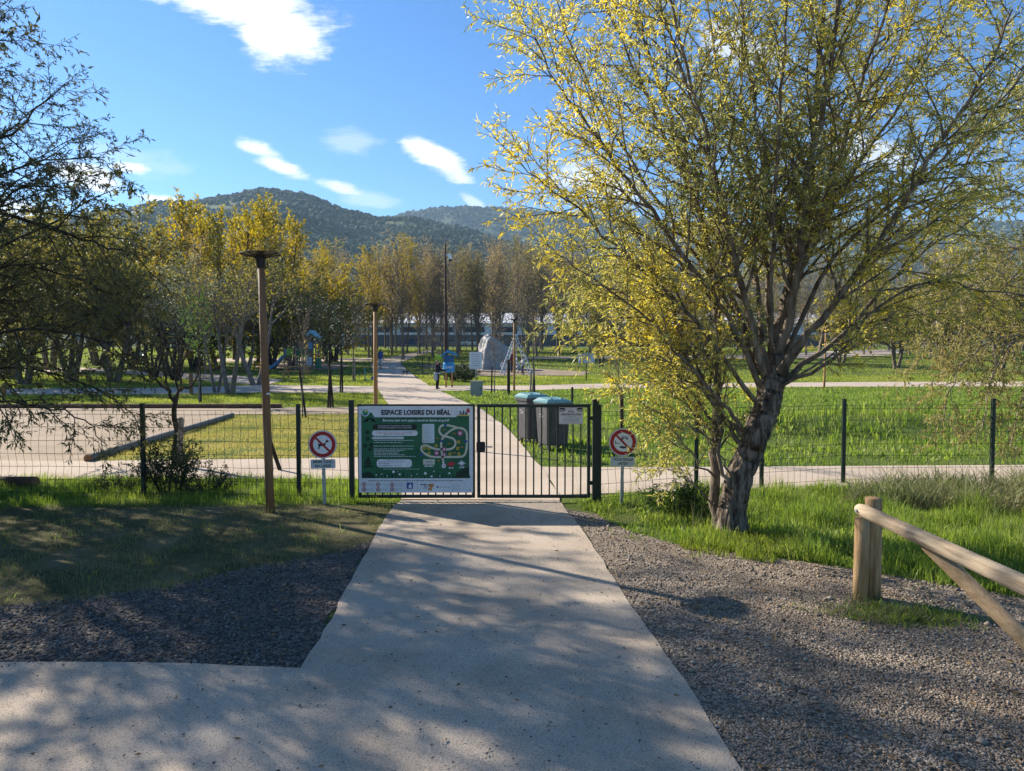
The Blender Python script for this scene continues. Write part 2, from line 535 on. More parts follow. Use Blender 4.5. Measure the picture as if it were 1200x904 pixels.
for (px, py, a, b, rot, k) in [(285, 5, 118, 44, -14, 1.0), (328, 40, 60, 48, -20, 1.0), (300, -60, 110, 60, 0, 1), (303, 177, 30, 10, -18, .85), (333, 198, 38, 11, -18, .85),
                              (512, 187, 52, 16, -32, .95), (412, 170, 40, 18, 0, .3), (403, 224, 34, 9, -14, .75), (430, 234, 46, 12, -8, .3),
                              (158, 199, 34, 10, -6, .8), (100, 207, 62, 17, -12, .95), (20, 247, 60, 14, -5, .8), (192, 236, 36, 7, -8, .85),
                              (555, 239, 22, 8, -30, .5), (700, 215, 70, 22, -15, .7), (860, 60, 60, 25, -20, .6), (1010, 180, 70, 24, -15, .6), (150, 190, 80, 22, -10, .2)]:
    m = N('ShaderNodeMapping'); m.vector_type = 'TEXTURE'
    m.inputs['Location'].default_value = ((px - 600) / F, (424 - py) / F, 0)
    m.inputs['Rotation'].default_value = (0, 0, R(rot)); m.inputs['Scale'].default_value = (a / F, b / F, 1)
    L(cx.outputs[0], m.inputs[0])
    ln = N('ShaderNodeVectorMath'); ln.operation = 'LENGTH'; L(m.outputs[0], ln.inputs[0])
    d = mth('ADD', ln.outputs['Value'], mth('MULTIPLY', noise, .72))
    mr = N('ShaderNodeMapRange'); mr.interpolation_type = 'SMOOTHSTEP'
    mr.inputs['From Min'].default_value = 1.06; mr.inputs['From Max'].default_value = .40
    mr.inputs['To Min'].default_value = 0; mr.inputs['To Max'].default_value = k
    L(d, mr.inputs['Value'])
    acc = mr.outputs[0] if acc is None else mth('MAXIMUM', acc, mr.outputs[0])
acc = mth('MULTIPLY', acc, mth('GREATER_THAN', sx.outputs['Y'], .05))
hs = N('ShaderNodeHueSaturation'); hs.inputs['Saturation'].default_value = 1.24; hs.inputs['Value'].default_value = 1.0
L(sky.outputs[0], hs.inputs['Color'])
mu_ = N('ShaderNodeMix'); mu_.data_type = 'RGBA'; mu_.blend_type = 'MULTIPLY'; mu_.inputs['Factor'].default_value = 1; L(hs.outputs[0], mu_.inputs['A']); mu_.inputs['B'].default_value = (.70, .79, .91, 1)
mx = N('ShaderNodeMix'); mx.data_type = 'RGBA'; L(acc, mx.inputs['Factor']); L(mu_.outputs['Result'], mx.inputs['A'])
mx.inputs['B'].default_value = (6.6, 6.7, 6.9, 1)
bg = N('ShaderNodeBackground'); bg.inputs['Strength'].default_value = .086; L(mx.outputs['Result'], bg.inputs['Color'])
wo = N('ShaderNodeOutputWorld'); L(bg.outputs[0], wo.inputs[0])
vs = scene.view_settings; vs.view_transform = 'Standard'; vs.look = 'None'; vs.exposure = 1.2; vs.gamma = 1
scene.cycles.max_bounces = 6; scene.cycles.diffuse_bounces = 3; scene.cycles.transmission_bounces = 4
scene.cycles.transparent_max_bounces = 6; scene.cycles.volume_bounces = 0; scene.cycles.glossy_bounces = 2

# ------------------------------------------------------------------ shared materials
M_path = mat('pale_stabilised_sand', [(.41, .325, .238), (.515, .415, .31), (.57, .47, .36)], scale=1.1, rough=.9, bump=.6, bscale=150,
             spec=.15, speck=((.13, .105, .085), .75), speck_scale=110)
M_path2 = mat('pinkish_path_sand', [(.42, .335, .255), (.48, .39, .30), (.52, .43, .335)], scale=.8, rough=.95, bump=.2, bscale=60, spec=.1,
              speck=((.30, .24, .19), .4), speck_scale=40)
M_court = mat('court_sand', [(.28, .215, .145), (.34, .265, .182), (.39, .30, .212)], scale=1.2, rough=.95, bump=.3, bscale=30, spec=.1,
              speck=((.25, .20, .15), .5), speck_scale=18)
M_soil = mat('grassy_soil', [(.05, .075, .018), (.085, .12, .028), (.13, .14, .045)], scale=.7, rough=1, bump=.4, bscale=12, spec=.05)
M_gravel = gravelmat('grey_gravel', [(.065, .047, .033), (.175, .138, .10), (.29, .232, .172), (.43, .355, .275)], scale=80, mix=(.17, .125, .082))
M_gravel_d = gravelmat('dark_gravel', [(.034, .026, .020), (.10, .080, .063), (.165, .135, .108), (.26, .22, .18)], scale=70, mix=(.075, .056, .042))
M_bare = mat('bare_brown_soil', [(.17, .125, .078), (.25, .185, .12), (.32, .24, .16)], scale=1.2, rough=1, bump=.3, bscale=15)
M_bark = mat('grey_brown_bark', [(.025, .019, .015), (.085, .066, .05), (.19, .155, .12), (.28, .235, .185)], scale=22, rough=.95, bump=3, bscale=34, stretch=(1, 1, .24), spec=.1)
M_bark_l = mat('pale_branch_bark', [(.12, .095, .072), (.24, .195, .15), (.36, .30, .235)], scale=14, rough=.9, bump=.6, bscale=40, stretch=(1, 1, .3), spec=.1)
M_bark_d = mat('dark_branch_bark', [(.02, .016, .013), (.045, .036, .028), (.08, .065, .05)], scale=10, rough=.95, bump=.5, bscale=30, stretch=(1, 1, .3), spec=.1)
M_limb = mat('willow_limb_bark', [(.06, .047, .036), (.145, .115, .085), (.26, .21, .16)], scale=14, rough=.9, bump=.6, bscale=40, stretch=(1, 1, .3), spec=.1)
M_twig = mat('brown_twig_bark', [(.10, .08, .065), (.165, .135, .11), (.23, .19, .155)], scale=8, rough=.95, spec=.1)
M_wood = mat('weathered_round_wood', [(.20, .115, .05), (.37, .23, .105), (.50, .34, .175)], scale=5, rough=.8, bump=.4, bscale=30, stretch=(6, 6, .5))
M_wood_p = mat('pale_rail_wood', [(.24, .175, .11), (.40, .305, .20), (.52, .41, .28)], scale=4, rough=.8, bump=.5, bscale=22, stretch=(9, .6, 9))
M_wood_o = mat('orange_larch_wood', [(.28, .13, .046), (.38, .19, .07), (.47, .255, .11)], scale=5, rough=.7, bump=.25, bscale=40, stretch=(8, 8, .35))
M_wood_b = mat('brown_lamp_wood', [(.15, .075, .035), (.21, .11, .052), (.27, .15, .075)], scale=5, rough=.65, bump=.25, bscale=40, stretch=(8, 8, .35))
M_wood_d = mat('dark_red_log', [(.08, .04, .025), (.13, .065, .038), (.18, .095, .06)], scale=4, rough=.9, bump=.4, stretch=(1, 5, 5))
M_wood_g = mat('grey_log', [(.13, .11, .09), (.21, .18, .15), (.28, .245, .21)], scale=5, rough=.9, bump=.4, stretch=(1, 4, 4))
M_end = mat('cut_log_end', [(.18, .085, .04), (.28, .14, .07), (.36, .2, .11)], scale=20, rough=.9)
M_green = mat('dark_green_powder_coat', (.004, .016, .012), scale=20, rough=.45, bump=.05, spec=.4)
M_wire = mat('dark_green_wire', (.02, .035, .028), scale=20, rough=.5)
M_black = pm('black_plastic', (.012, .012, .013), .5)
M_galv = mat('galvanised_steel', [(.25, .26, .27), (.36, .37, .38), (.45, .46, .47)], scale=30, rough=.5, metal=.5)
M_white = pm('white_sign_face', (.72, .73, .74), .35)
M_red = pm('sign_red', (.36, .018, .022), .4)

# ------------------------------------------------------------------ ground
ys = np.concatenate([np.arange(-14, 30, .5), np.arange(30, 130, 2), np.arange(130, 421, 10)])
sxn = np.linspace(-1, 1, 141); xs = np.sign(sxn) * (np.abs(sxn) * 24 + np.abs(sxn) ** 4 * 420)
X, Y = np.meshgrid(xs, ys)
V = np.column_stack([X.ravel(), Y.ravel(), zt(X, Y).ravel()])
i = np.arange(len(ys) - 1)[:, None] * len(xs); j = np.arange(len(xs) - 1)[None, :]
Fq = np.stack([i + j, i + j + 1, i + len(xs) + j + 1, i + len(xs) + j], -1).reshape(-1, 4)
kind(MB().add(V, Fq).build('ground', M_soil, smooth=True), 'structure')

P_entry = [tuple(p) for p in [G(352, 786)[:2], G(375, 752)[:2], G(415, 675)[:2], G(438, 633)[:2], G(452, 607)[:2], G(461, 594)[:2],
           G(470, 588)[:2], G(655, 588)[:2], G(664, 600)[:2], G(676, 614)[:2], G(700, 650)[:2], G(742, 716)[:2], G(790, 783)[:2], G(830, 845)[:2], G(868, 904)[:2]]]
P_entry += [(1.35, 2.2), (1.9, .6), (2.6, -3), (2.6, -12), (-16, -12), (-16, 3.95), tuple(G(-300, 781)[:2]), tuple(G(0, 779)[:2]), tuple(G(200, 780)[:2])]
P_main = px_poly([(470, 587), (471, 560), (464, 520), (455, 474), (442, 456), (440, 450), (437, 437), (435, 426), (450, 420.5), (478, 415), (505, 410.5),
                  (513, 411.5), (490, 417), (469, 425), (479, 436), (502, 452), (516, 459), (541, 470), (564, 480), (591, 500), (612, 523), (634, 548), (655, 580), (656, 588)])
P_crossL = px_poly([(-400, 567), (-400, 539), (100, 541), (235, 539.5), (410, 537), (472, 536), (472, 562.5), (300, 562), (150, 561)])
P_crossR = px_poly([(634, 548), (700, 548.5), (850, 548), (1000, 547), (1400, 545), (1400, 571), (1000, 573), (850, 575), (720, 579), (655, 581)])
P_court = px_poly([(-400, 479), (300, 478.2), (458, 477.5), (460, 484), (412, 485), (272, 486), (185, 513), (100, 541), (-400, 541)])
P_B = px_poly([(-300, 457), (130, 456), (230, 454.5), (305, 451.5), (340, 452.5), (440, 453.5), (441, 461.3), (310, 460.8), (200, 463), (-300, 463.5)])
P_C = px_poly([(-100, 429), (100, 431.5), (200, 437), (270, 441), (310, 443.5), (332, 446), (312, 452.5), (230, 446), (140, 437.5), (-100, 434)])
P_D = px_poly([(250, 420.6), (436, 420.2), (436, 424.2), (250, 424.4)])
P_E = px_poly([(503, 452.8), (620, 452.6), (700, 450.5), (840, 449.8), (1000, 448.4), (1400, 447.5), (1400, 453.5), (1000, 454), (840, 455), (700, 456), (620, 458.2), (516, 459)])
P_F = px_poly([(610, 418.8), (750, 418), (900, 417), (960, 412.5), (1040, 410), (1075, 411.5), (1040, 417), (960, 420.3), (850, 421), (610, 421.4)])
P_rockpad = px_poly([(484, 428.5), (548, 427.5), (605, 431), (692, 436.5), (684, 441), (545, 441.2), (520, 434)])
P_playpad = px_poly([(296, 425), (405, 426.5), (408, 430), (392, 434), (300, 433)])
P_gR = px_poly([(664, 598), (700, 604), (740, 624), (800, 640), (880, 652), (1000, 668), (1200, 701), (1500, 745)]) + \
       [(9, 1), (9, -8), (2.5, -8), (1.8, .6), (1.25, 2.2)] + px_poly([(868, 904), (830, 845), (790, 783), (742, 716), (700, 650), (676, 614)])
P_gL = px_poly([(-400, 745), (0, 712), (100, 701), (200, 688), (300, 664), (400, 648), (440, 631), (438, 634), (415, 676), (375, 753), (354, 788), (200, 782), (0, 781), (-400, 784)])

sheet('entrance_path', P_entry, M_path, .016, .16, .011, 2)
sheet('main_path', P_main, M_path2, .02, .8, .03, 3)
sheet('side_path', P_crossL, M_path2, .012, .8, .03, 4)
sheet('side_path', P_crossR, M_path2, .012, .8, .03, 5)
sheet('bowling_court', P_court, M_court, .008, .8, .02, 6)
sheet('park_path', P_B, M_path2, .03, 1.5, .05, 7)
sheet('park_path', P_C, M_path2, .034, 1.5, .06, 8)
sheet('park_path', P_D, M_path2, .04, 2, .05, 9)
sheet('park_path', P_E, M_path2, .028, 1.5, .05, 10)
sheet('park_path', P_F, M_path2, .05, 2.5, .1, 11)
sheet('play_area_soil', P_rockpad, M_bare, .036, 1.5, .2, 12)
sheet('play_area_soil', P_playpad, M_bare, .032, 1.5, .2, 13)
sheet('gravel_verge', P_gR, M_gravel, .008, .4, .05, 14)
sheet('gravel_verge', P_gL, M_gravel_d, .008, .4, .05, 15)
M_dry = mat('dry_verge_soil', [(.055, .055, .024), (.105, .095, .046), (.175, .145, .08)], scale=1.5, rough=1, bump=.5, bscale=20, spec=.05)
sheet('verge_soil', px_poly([(-320, 597), (410, 593), (458, 596), (450, 611), (438, 632), (400, 652), (300, 669), (200, 692), (100, 705), (0, 717), (-320, 742)]), M_dry, .004, .5, .03, 16)
PATHS = [P_main, P_crossL, P_crossR, P_court, P_B, P_C, P_D, P_E, P_F, P_rockpad, P_playpad, P_entry]

# loose stones on the gravel
def stones(name, poly, n, r, m, seed, dens=None, off=.008, skip=True):
    rs = np.random.RandomState(seed); p = np.asarray(poly)
    y0, y1 = max(p[:, 1].min(), 1.8), p[:, 1].max(); x0, x1 = max(p[:, 0].min(), -6), min(p[:, 0].max(), 6)
    x = rs.uniform(x0, x1, n * 4); y = y0 + (y1 - y0) * rs.rand(n * 4) ** 1.3
    k = inpoly(x, y, p)
    if skip: k &= ~inpoly(x, y, P_entry)
    if dens is not None: k &= rs.rand(len(x)) < dens(x, y)
    x = x[k][:n]; y = y[k][:n]; n = len(x)
    s = r[0] + (r[1] - r[0]) * rs.rand(n) ** 3
    O = np.array([(1, 0, 0), (0, 1, 0), (-1, 0, 0), (0, -1, 0), (0, 0, .7), (0, 0, -.5)], float)
    a = rs.rand(n) * 6.28; ca, sa = np.cos(a), np.sin(a)
    st = rs.uniform(.6, 1.4, (n, 1, 3)) * s[:, None, None]
    V = O[None] * rs.uniform(.75, 1.25, (n, 6, 1)) * st
    V = np.stack([V[..., 0] * ca[:, None] - V[..., 1] * sa[:, None], V[..., 0] * sa[:, None] + V[..., 1] * ca[:, None], V[..., 2]], -1)
    V += np.stack([x, y, zt(x, y) + off + s * .3], -1)[:, None, :]
    f = np.array([(0, 1, 4), (1, 2, 4), (2, 3, 4), (3, 0, 4), (1, 0, 5), (2, 1, 5), (3, 2, 5), (0, 3, 5)])
    mb = MB(); mb.V.append(V.reshape(-1, 3)); mb.n = n * 6
    mb.F.append(((np.arange(n)[:, None, None] * 6 + f[None]).reshape(-1, 3), 0))
    return kind(mb.build(name, m, smooth=True), 'stuff')


M_st = leafmat('grey_stone_chips', [(.09, .067, .047), (.20, .158, .116), (.32, .258, .192), (.48, .40, .31)], transl=0, spread=.9, rough=.9)
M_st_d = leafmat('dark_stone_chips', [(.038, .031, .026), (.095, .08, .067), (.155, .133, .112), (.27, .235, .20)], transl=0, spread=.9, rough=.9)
stones('loose_gravel', P_gR, 34000, (.0035, .014), M_st, 3)
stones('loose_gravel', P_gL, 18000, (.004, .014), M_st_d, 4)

_eg = [[G(*q)[:2] for q in ((664, 600), (676, 614), (700, 650), (742, 716), (790, 783), (830, 845), (868, 904))], [G(*q)[:2] for q in ((438, 633), (415, 675), (375, 752), (352, 786), (200, 780), (0, 779))]]


def edge_dens(x, y):
    d = np.full(x.shape, 9.0)
    for ln in _eg:
        for (ax, ay), (bx_, by) in zip(ln, ln[1:]):
            t = np.clip(((x - ax) * (bx_ - ax) + (y - ay) * (by - ay)) / ((bx_ - ax) ** 2 + (by - ay) ** 2), 0, 1)
            d = np.minimum(d, np.hypot(x - ax - t * (bx_ - ax), y - ay - t * (by - ay)))
    return np.exp(-d / .05) * (.6 + .6 * fnoise(x, y, .5, 61)) + .004


stones('spilled_grit', [(-6, 1.8), (4, 1.8), (4, 8.8), (-6, 8.8)], 3200, (.003, .010), M_st, 7, lambda x, y: edge_dens(x, y) * inpoly(x, y, P_entry), .018, False)

stones('scattered_stones', P_gR, 420, (.010, .026), M_st, 8)
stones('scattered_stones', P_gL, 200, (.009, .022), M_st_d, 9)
# ------------------------------------------------------------------ gate, posts, fences
GY = 8.9
gx = lambda px: (px - 600) * GY / F


def gate_leaf(label, x0, x1, nb):
    t = thing('gate_leaf', label, 'gate', ((x0 + x1) / 2, GY, 0), 0, 'leaves of the entrance gate')
    h = (x1 - x0) / 2
    for x in (-h + .02, h - .02): MB().box((x, 0, .66), (.04, .04, 1.2), bev=.004).build('stile', M_green, t)
    MB().box((0, 0, 1.238), (2 * h + .0, .044, .04), bev=.004).build('top_rail', M_green, t)
    MB().box((0, 0, .078), (2 * h - .082, .036, .04), bev=.004).build('bottom_rail', M_green, t)
    for k in range(nb):
        x = -h + .02 + (2 * h - .04) * (k + 1) / (nb + 1)
        MB().tube([(x, 0, .097), (x, 0, 1.22)], .0095, 8).build('bar', M_green, t)
    return t


g1 = gate_leaf('dark green barred gate leaf behind the park information board', gx(419), gx(556.5), 14)
g2 = gate_leaf('dark green barred gate leaf carrying the lock and the small surveillance notice', gx(559), gx(692), 13)
lk = MB().box((gx(563.5) - (gx(559) + gx(692)) / 2, -.035, .715), (.11, .07, .13), bev=.008).build('lock', M_black, g2)
MB().tube([(gx(569) - (gx(559) + gx(692)) / 2, -.06, .72), (gx(577) - (gx(559) + gx(692)) / 2, -.075, .72)], .009, 8).build('handle', M_galv, lk)
for z in (.25, 1.08):
    MB().box(((gx(692) - gx(559)) / 2 + .022, 0, z), (.042, .03, .05), bev=.004).build('hinge', M_green, g2)
for px, w_, lab, h_ in ((411.5, .062, 'slim green gate post left of the information board', 1.30), (698, .074, 'stout green gate post on the hinge side by the no motor vehicles sign', 1.31)):
    t = thing('gate_post', lab, 'gate post', (gx(px), GY, 0))
    MB().box((0, 0, h_ / 2), (w_, w_, h_), bev=.006).build('post', M_green, t)
    MB().box((0, 0, h_ + .004), (w_ + .008, w_ + .008, .014), bev=.004).build('cap', M_black, t)


def wire_panel(a, b, z0, z1, t, step=.105):
    a = Vector(a); b = Vector(b); L_ = (b - a).length; d = (b - a) / L_
    mb = MB(); n = int(L_ / step)
    nrm = Vector((-d.y, d.x, 0))
    zs = [z0, z0 + .02, .36, .38, .72, .74, 1.06, 1.08, z1]
    zs = sorted(set([z0] + list(np.arange(z0 + .17, z1 - .05, .175)) + [z1]))
    folds = [zs[2] if len(zs) > 2 else z0, zs[-3]]
    for k in range(n + 1):
        p = a + d * (L_ * k / n)
        pts = [(p.x, p.y, z0 - .04)]
        for z in zs:
            off = nrm * (.03 if z in folds else 0); pts.append((p.x + off.x, p.y + off.y, z))
        mb.tube(pts, .0023, 4, cap=False)
    for z in zs:
        off = nrm * (.03 if z in folds else 0)
        q = [a + off + d * (L_ * k / 6) for k in range(7)]
        mb.tube([(v.x, v.y, z + random.uniform(-.004, .004)) for v in q], .0027, 4, cap=False)
    return mb.build('wire_panel', M_wire, t)


def fence(label, pts, group='green mesh fences along the park edge', skip_last=False, hp=1.24):
    o = Vector((pts[0][0], pts[0][1], 0)); t = thing('mesh_fence', label, 'fence', o, 0, group)
    P = [Vector((x, y, 0)) - o for x, y in pts]
    for k, p in enumerate(P):
        if not (skip_last and k == len(P) - 1):
            e = MB().box((p.x, p.y, hp / 2), (.05, .05, hp), bev=.005).build('fence_post', M_green, t)
            MB().box((p.x, p.y, hp + .004), (.056, .056, .014), bev=.004).build('cap', M_black, e)
    for a, b in zip(P, P[1:]):
        d = (b - a).normalized() * .03
        wire_panel(a + d, b - d, .06, 1.16, t)
    return t


fx = lambda px, Yv: ((px - 600) / F * Yv, Yv)
fence('green wire mesh fence left of the gate, in front of the bowling court', [(-9.0, 9.35), (-6.95, 9.28), fx(166, 9.2), fx(349, 9.05), (gx(411.5) - .03, GY + .0)], skip_last=True)
fence('green wire mesh fence right of the gate, behind the leaning willow', [(gx(698) + .05, GY), fx(817, 9.5), (4.08 - .55, 9.85), fx(990, 10.3), fx(1165, 10.4), (9.3, 10.5)], skip_last=False)

# ------------------------------------------------------------------ information board (drawn in its own flat layers)
BW, BH = 1.45, 1.10
bt = thing('information_board', 'large green park information board titled ESPACE LOISIRS DU BÉAL, hung on the gate', 'sign', (gx(487.5), GY - .034, .135))
bx = lambda c: (c - 128) / 959 * BW - BW / 2
bz = lambda c: (815 - c) / 707 * BH
MB().box((0, -.012, BH / 2), (BW, .022, BH), bev=.003, mi=0).build('panel', mat('grey_white_panel', (.62, .64, .68), rough=.4), bt)
for x in (-.68, .68):
    for z in (.04, 1.06): MB().lathe([(.008, 0), (.008, .006), (.004, .009)], 10, mi=0).build('screw', M_galv, bt).matrix_local = Matrix.Translation((x, -.024, z)) @ Matrix.Rotation(R(90), 4, 'X')


def lay(k): return -.0245 - .0008 * k


def rrect(x0, y0, x1, y1, r):
    """rounded rectangle outline in board pixels"""
    out = []
    for cx_, cy_, a0 in ((x1 - r, y0 + r, -90), (x1 - r, y1 - r, 0), (x0 + r, y1 - r, 90), (x0 + r, y0 + r, 180)):
        for q in range(5):
            a = R(a0 + 22.5 * q); out.append((cx_ + r * math.cos(a), cy_ + r * math.sin(a)))
    return out


def flat(mb, pts, k, mi=0):
    mb.add([(bx(x), lay(k), bz(y)) for x, y in pts], [list(range(len(pts)))], mi)


def circ(x, y, r, n=16, sx_=1): return [(x + r * sx_ * math.cos(6.2832 * q / n), y + r * math.sin(6.2832 * q / n)) for q in range(n)]


def ring(mb, x, y, r0, r1, k, mi=0, n=16):
    V = [(bx(x + r * math.cos(6.2832 * q / n)), lay(k), bz(y + r * math.sin(6.2832 * q / n))) for r in (r0, r1) for q in range(n)]
    mb.add(V, [(q, (q + 1) % n, n + (q + 1) % n, n + q) for q in range(n)], mi)


def words(mb, x0, x1, y, h, k, mi, seed):
    """lines of print too fine to read at this distance: word-length strokes"""
    r = random.Random(seed); x = x0
    while x < x1:
        w_ = min(r.uniform(10, 36), x1 - x)
        flat(mb, [(x, y - h / 2), (x + w_, y - h / 2), (x + w_, y + h / 2), (x, y + h / 2)], k, mi); x += w_ + 5


M_bgreen = mat('printed_green', [(.006, .075, .038), (.010, .105, .052), (.018, .13, .065)], scale=3, rough=.4)
M_bdark = pm('printed_dark_green', (.004, .028, .018), .4)
M_bmid = pm('printed_mid_green', (.012, .135, .07), .4)
M_ink = pm('printed_black', (.012, .014, .018), .4)
M_pw = pm('printed_white', (.66, .69, .73), .4)
M_beige = pm('printed_beige', (.52, .50, .42), .4)
M_yel = pm('printed_yellow', (.62, .42, .03), .4)
M_mag = pm('printed_magenta', (.45, .08, .22), .4)
M_blu = pm('printed_blue', (.02, .08, .26), .4)
M_org = pm('printed_orange', (.55, .20, .04), .4)
M_gry = pm('printed_grey', (.30, .32, .36), .4)
M_pred = pm('printed_red', (.42, .03, .04), .4)
art = MB(); flat(art, [(152, 160), (240, 160), (262, 197), (945, 197), (962, 180), (1056, 180), (1056, 696), (152, 696)], 0, 0)
rr = random.Random(4)
for k in range(9):                                                    # palm fronds and stems, darker print
    a = R(200 + k * 17); c = (225, 200); e = (c[0] + 70 * math.cos(a), max(178, c[1] - 30 * math.sin(a) * .4 + 50 * abs(math.cos(a)) * .4 + 20))
    flat(art, [c, ((c[0] + e[0]) / 2, (c[1] + e[1]) / 2 - 8), e, ((c[0] + e[0]) / 2, (c[1] + e[1]) / 2 + 8)], 1, 1)
for x, y in ((205, 372), (185, 430), (235, 425), (225, 460), (205, 320)): flat(art, circ(x, y, 18, 9), 1, 1)
for q, (y, wd) in enumerate(((520, 24), (545, 36), (572, 48))): flat(art, [(208, y - 8), (208 + wd, y + 36), (208 - wd, y + 36)], 1.0 + q * .5, 1)
for x in range(285, 1050, 24):
    h_ = rr.uniform(12, 55); flat(art, [(x, 199), (x + 7, 199), (x + 4, 199 + h_)], 1, 1 + (x // 24) % 2)
for x in range(160, 1050, 15):
    h_ = rr.uniform(15, 60); flat(art, [(x, 694), (x + 22, 694), (x + 11 + rr.uniform(-9, 9), 694 - h_)], 1 + (x // 15 % 5) * .12, 1 + (x // 15) % 2)
flat(art, [(155, 694), (160, 660), (200, 640), (240, 655), (262, 694)], 2, 1); flat(art, [(930, 694), (960, 640), (1010, 615), (1054, 600), (1054, 694)], 2, 1)
for x, y, r in ((420, 643, 11), (472, 664, 9), (688, 656, 12), (740, 680, 9), (890, 655, 8), (275, 670, 5), (320, 663, 5), (368, 676, 5), (570, 676, 5), (617, 662, 5), (760, 640, 5), (808, 678, 5), (455, 642, 4)):
    flat(art, circ(x, y, r, 8), 3, 3)
art.build('green_artwork', [M_bgreen, M_bdark, M_bmid, M_pw], bt)
ttl = MB(); put_text(ttl, 'ESPACE LOISIRS DU BÉAL', bx(610), bz(160), lay(4), .083, bx(900) - bx(320), bold=.0032)
ttl.build('title_lettering', M_ink, bt)
scr = MB(); put_text(scr, 'Bienvenue dans votre espace naturel de détente et sportif', bx(607), bz(223), lay(2), .044, bx(890) - bx(328), shear=.35, bold=.0008)
scr.build('welcome_lettering', M_pw, bt)
bod = MB()
flat(bod, rrect(245, 255, 620, 298, 20), 2, 0)
for x0, y0, x1, y1, r in ((243, 305, 624, 349, 20), (243, 356, 508, 376, 9), (280, 541, 575, 607, 26)): flat(bod, rrect(x0, y0, x1, y1, r), 2, 1)
put_text(bod, 'LES ENFANTS DOIVENT ETRE SOUS', bx(432), bz(268), lay(3), .021, bx(572) - bx(292), mi=1)
put_text(bod, 'LA RESPONSABILITÉ DES ADULTES', bx(432), bz(284), lay(3), .021, bx(572) - bx(292), mi=1)
for k, (x0, x1, y, c) in enumerate(((258, 610, 317, 2), (280, 585, 327, 3), (340, 525, 337, 2), (250, 495, 366, 0), (295, 360, 562, 0), (370, 520, 562, 2), (295, 385, 578, 0), (295, 415, 595, 0), (425, 495, 595, 2), (355, 495, 546, 2))):
    words(bod, x0, x1, y, 4.5, 3, c, k)
for k, (x1, y) in enumerate(((592, 386), (500, 403), (592, 433), (590, 456), (515, 468), (472, 480), (458, 492), (515, 504), (608, 517))): words(bod, 256, x1, y, 3.6, 2, 1, 20 + k)
words(bod, 335, 640, 621, 2.6, 2, 1, 50)
bod.build('rules_lettering', [M_ink, M_pw, M_gry, M_pred], bt)
mpb = MB(); flat(mpb, rrect(662, 252, 765, 408, 10), 2, 0)
for k in range(9): flat(mpb, circ(675, 268 + k * 13.2, 4, 8), 3, 1); words(mpb, 684, rr.uniform(705, 748), 268 + k * 13.2, 2.6, 3, 3, 60 + k)
flat(mpb, circ(675, 392, 5, 8), 3, 2); words(mpb, 684, 752, 390, 3.4, 3, 3, 80); words(mpb, 684, 752, 399, 3.4, 3, 3, 81)
mpb.build('map_legend', [mat('legend_blue_white', (.50, .60, .66), rough=.4), M_yel, M_pred, M_gry], bt)


def ribbon(mb, pts, wd, k, mi):
    P = [Vector(p) for p in pts]; P = [P[0] * 2 - P[1]] + P + [P[-1] * 2 - P[-2]]; out = []
    for a in range(len(P) - 3):
        for q in range(6):
            t = q / 6; p0, p1, p2, p3 = P[a:a + 4]
            out.append(.5 * ((2 * p1) + (p2 - p0) * t + (2 * p0 - 5 * p1 + 4 * p2 - p3) * t * t + (3 * p1 - p0 - 3 * p2 + p3) * t ** 3))
    out.append(P[-2]); V = []
    for q, p in enumerate(out):
        d = (out[min(q + 1, len(out) - 1)] - out[max(q - 1, 0)]).normalized(); nn = Vector((-d.y, d.x)) * wd / 2
        for s_ in (1, -1): e = p + nn * s_; V.append((bx(e.x), lay(k), bz(e.y)))
    mb.add(V, [(2 * q, 2 * q + 1, 2 * q + 3, 2 * q + 2) for q in range(len(out) - 1)], mi)


trk = MB()
ribbon(trk, [(842, 595), (836, 545), (824, 470), (822, 405), (838, 362), (870, 330), (912, 300), (960, 284), (1008, 293), (1034, 325), (1037, 400), (1030, 475), (1008, 512), (965, 521), (850, 522), (745, 520), (692, 500), (658, 468), (658, 438), (690, 427), (728, 440), (770, 456), (822, 459), (890, 459), (930, 438), (941, 400), (922, 370)], 17, 2, 0)
ribbon(trk, [(922, 370), (870, 356), (832, 346), (806, 312), (815, 275), (850, 261), (905, 268), (962, 284)], 17, 2.4, 0)
trk.build('map_track', M_beige, bt)
mks = [M_yel, M_mag, M_blu, M_org, M_pw, M_beige, M_gry, M_pred]
for x, y in ((682, 450), (718, 453), (778, 430), (718, 492), (895, 497), (970, 497), (960, 452), (968, 400)):
    mk = MB(); ring(mk, x, y, 7, 13, 3.4, 0); mk.build('station_marker', mks, bt)
for x, y, r in ((980, 328, 22), (783, 490, 20), (847, 459, 16), (848, 503, 16)):
    mk = MB(); flat(mk, circ(x, y, r), 3.4, 1); flat(mk, circ(x, y, r * .45, 8), 4.2, 4); mk.build('play_marker', mks, bt)
for x, y in ((857, 262), (828, 392), (1030, 395), (655, 505)):
    mk = MB(); flat(mk, [(x - 12, y - 10), (x + 12, y - 10), (x + 12, y + 10), (x - 12, y + 10)], 3.4, 2); mk.build('water_marker', mks, bt)
mk = MB(); flat(mk, circ(842, 595, 18), 3.4, 4); ring(mk, 842, 595, 6, 10, 4.2, 1); mk.build('entrance_marker', mks, bt)
for x, y in ((845, 300), (790, 370), (893, 412), (930, 330), (993, 440), (802, 552), (930, 488)):
    mk = MB(); words(mk, x - 14, x + 14, y, 6, 3, 3, int(x)); mk.build('map_word', mks, bt)
mk = MB(); flat(mk, [(670, 540), (768, 540), (768, 585), (670, 585)], 3, 5); words(mk, 690, 750, 562, 12, 3.8, 6, 5); mk.build('court_picture', mks, bt)
mk = MB(); flat(mk, [(865, 582), (905, 556), (940, 575), (905, 602)], 3, 7); mk.build('field_picture', mks, bt)
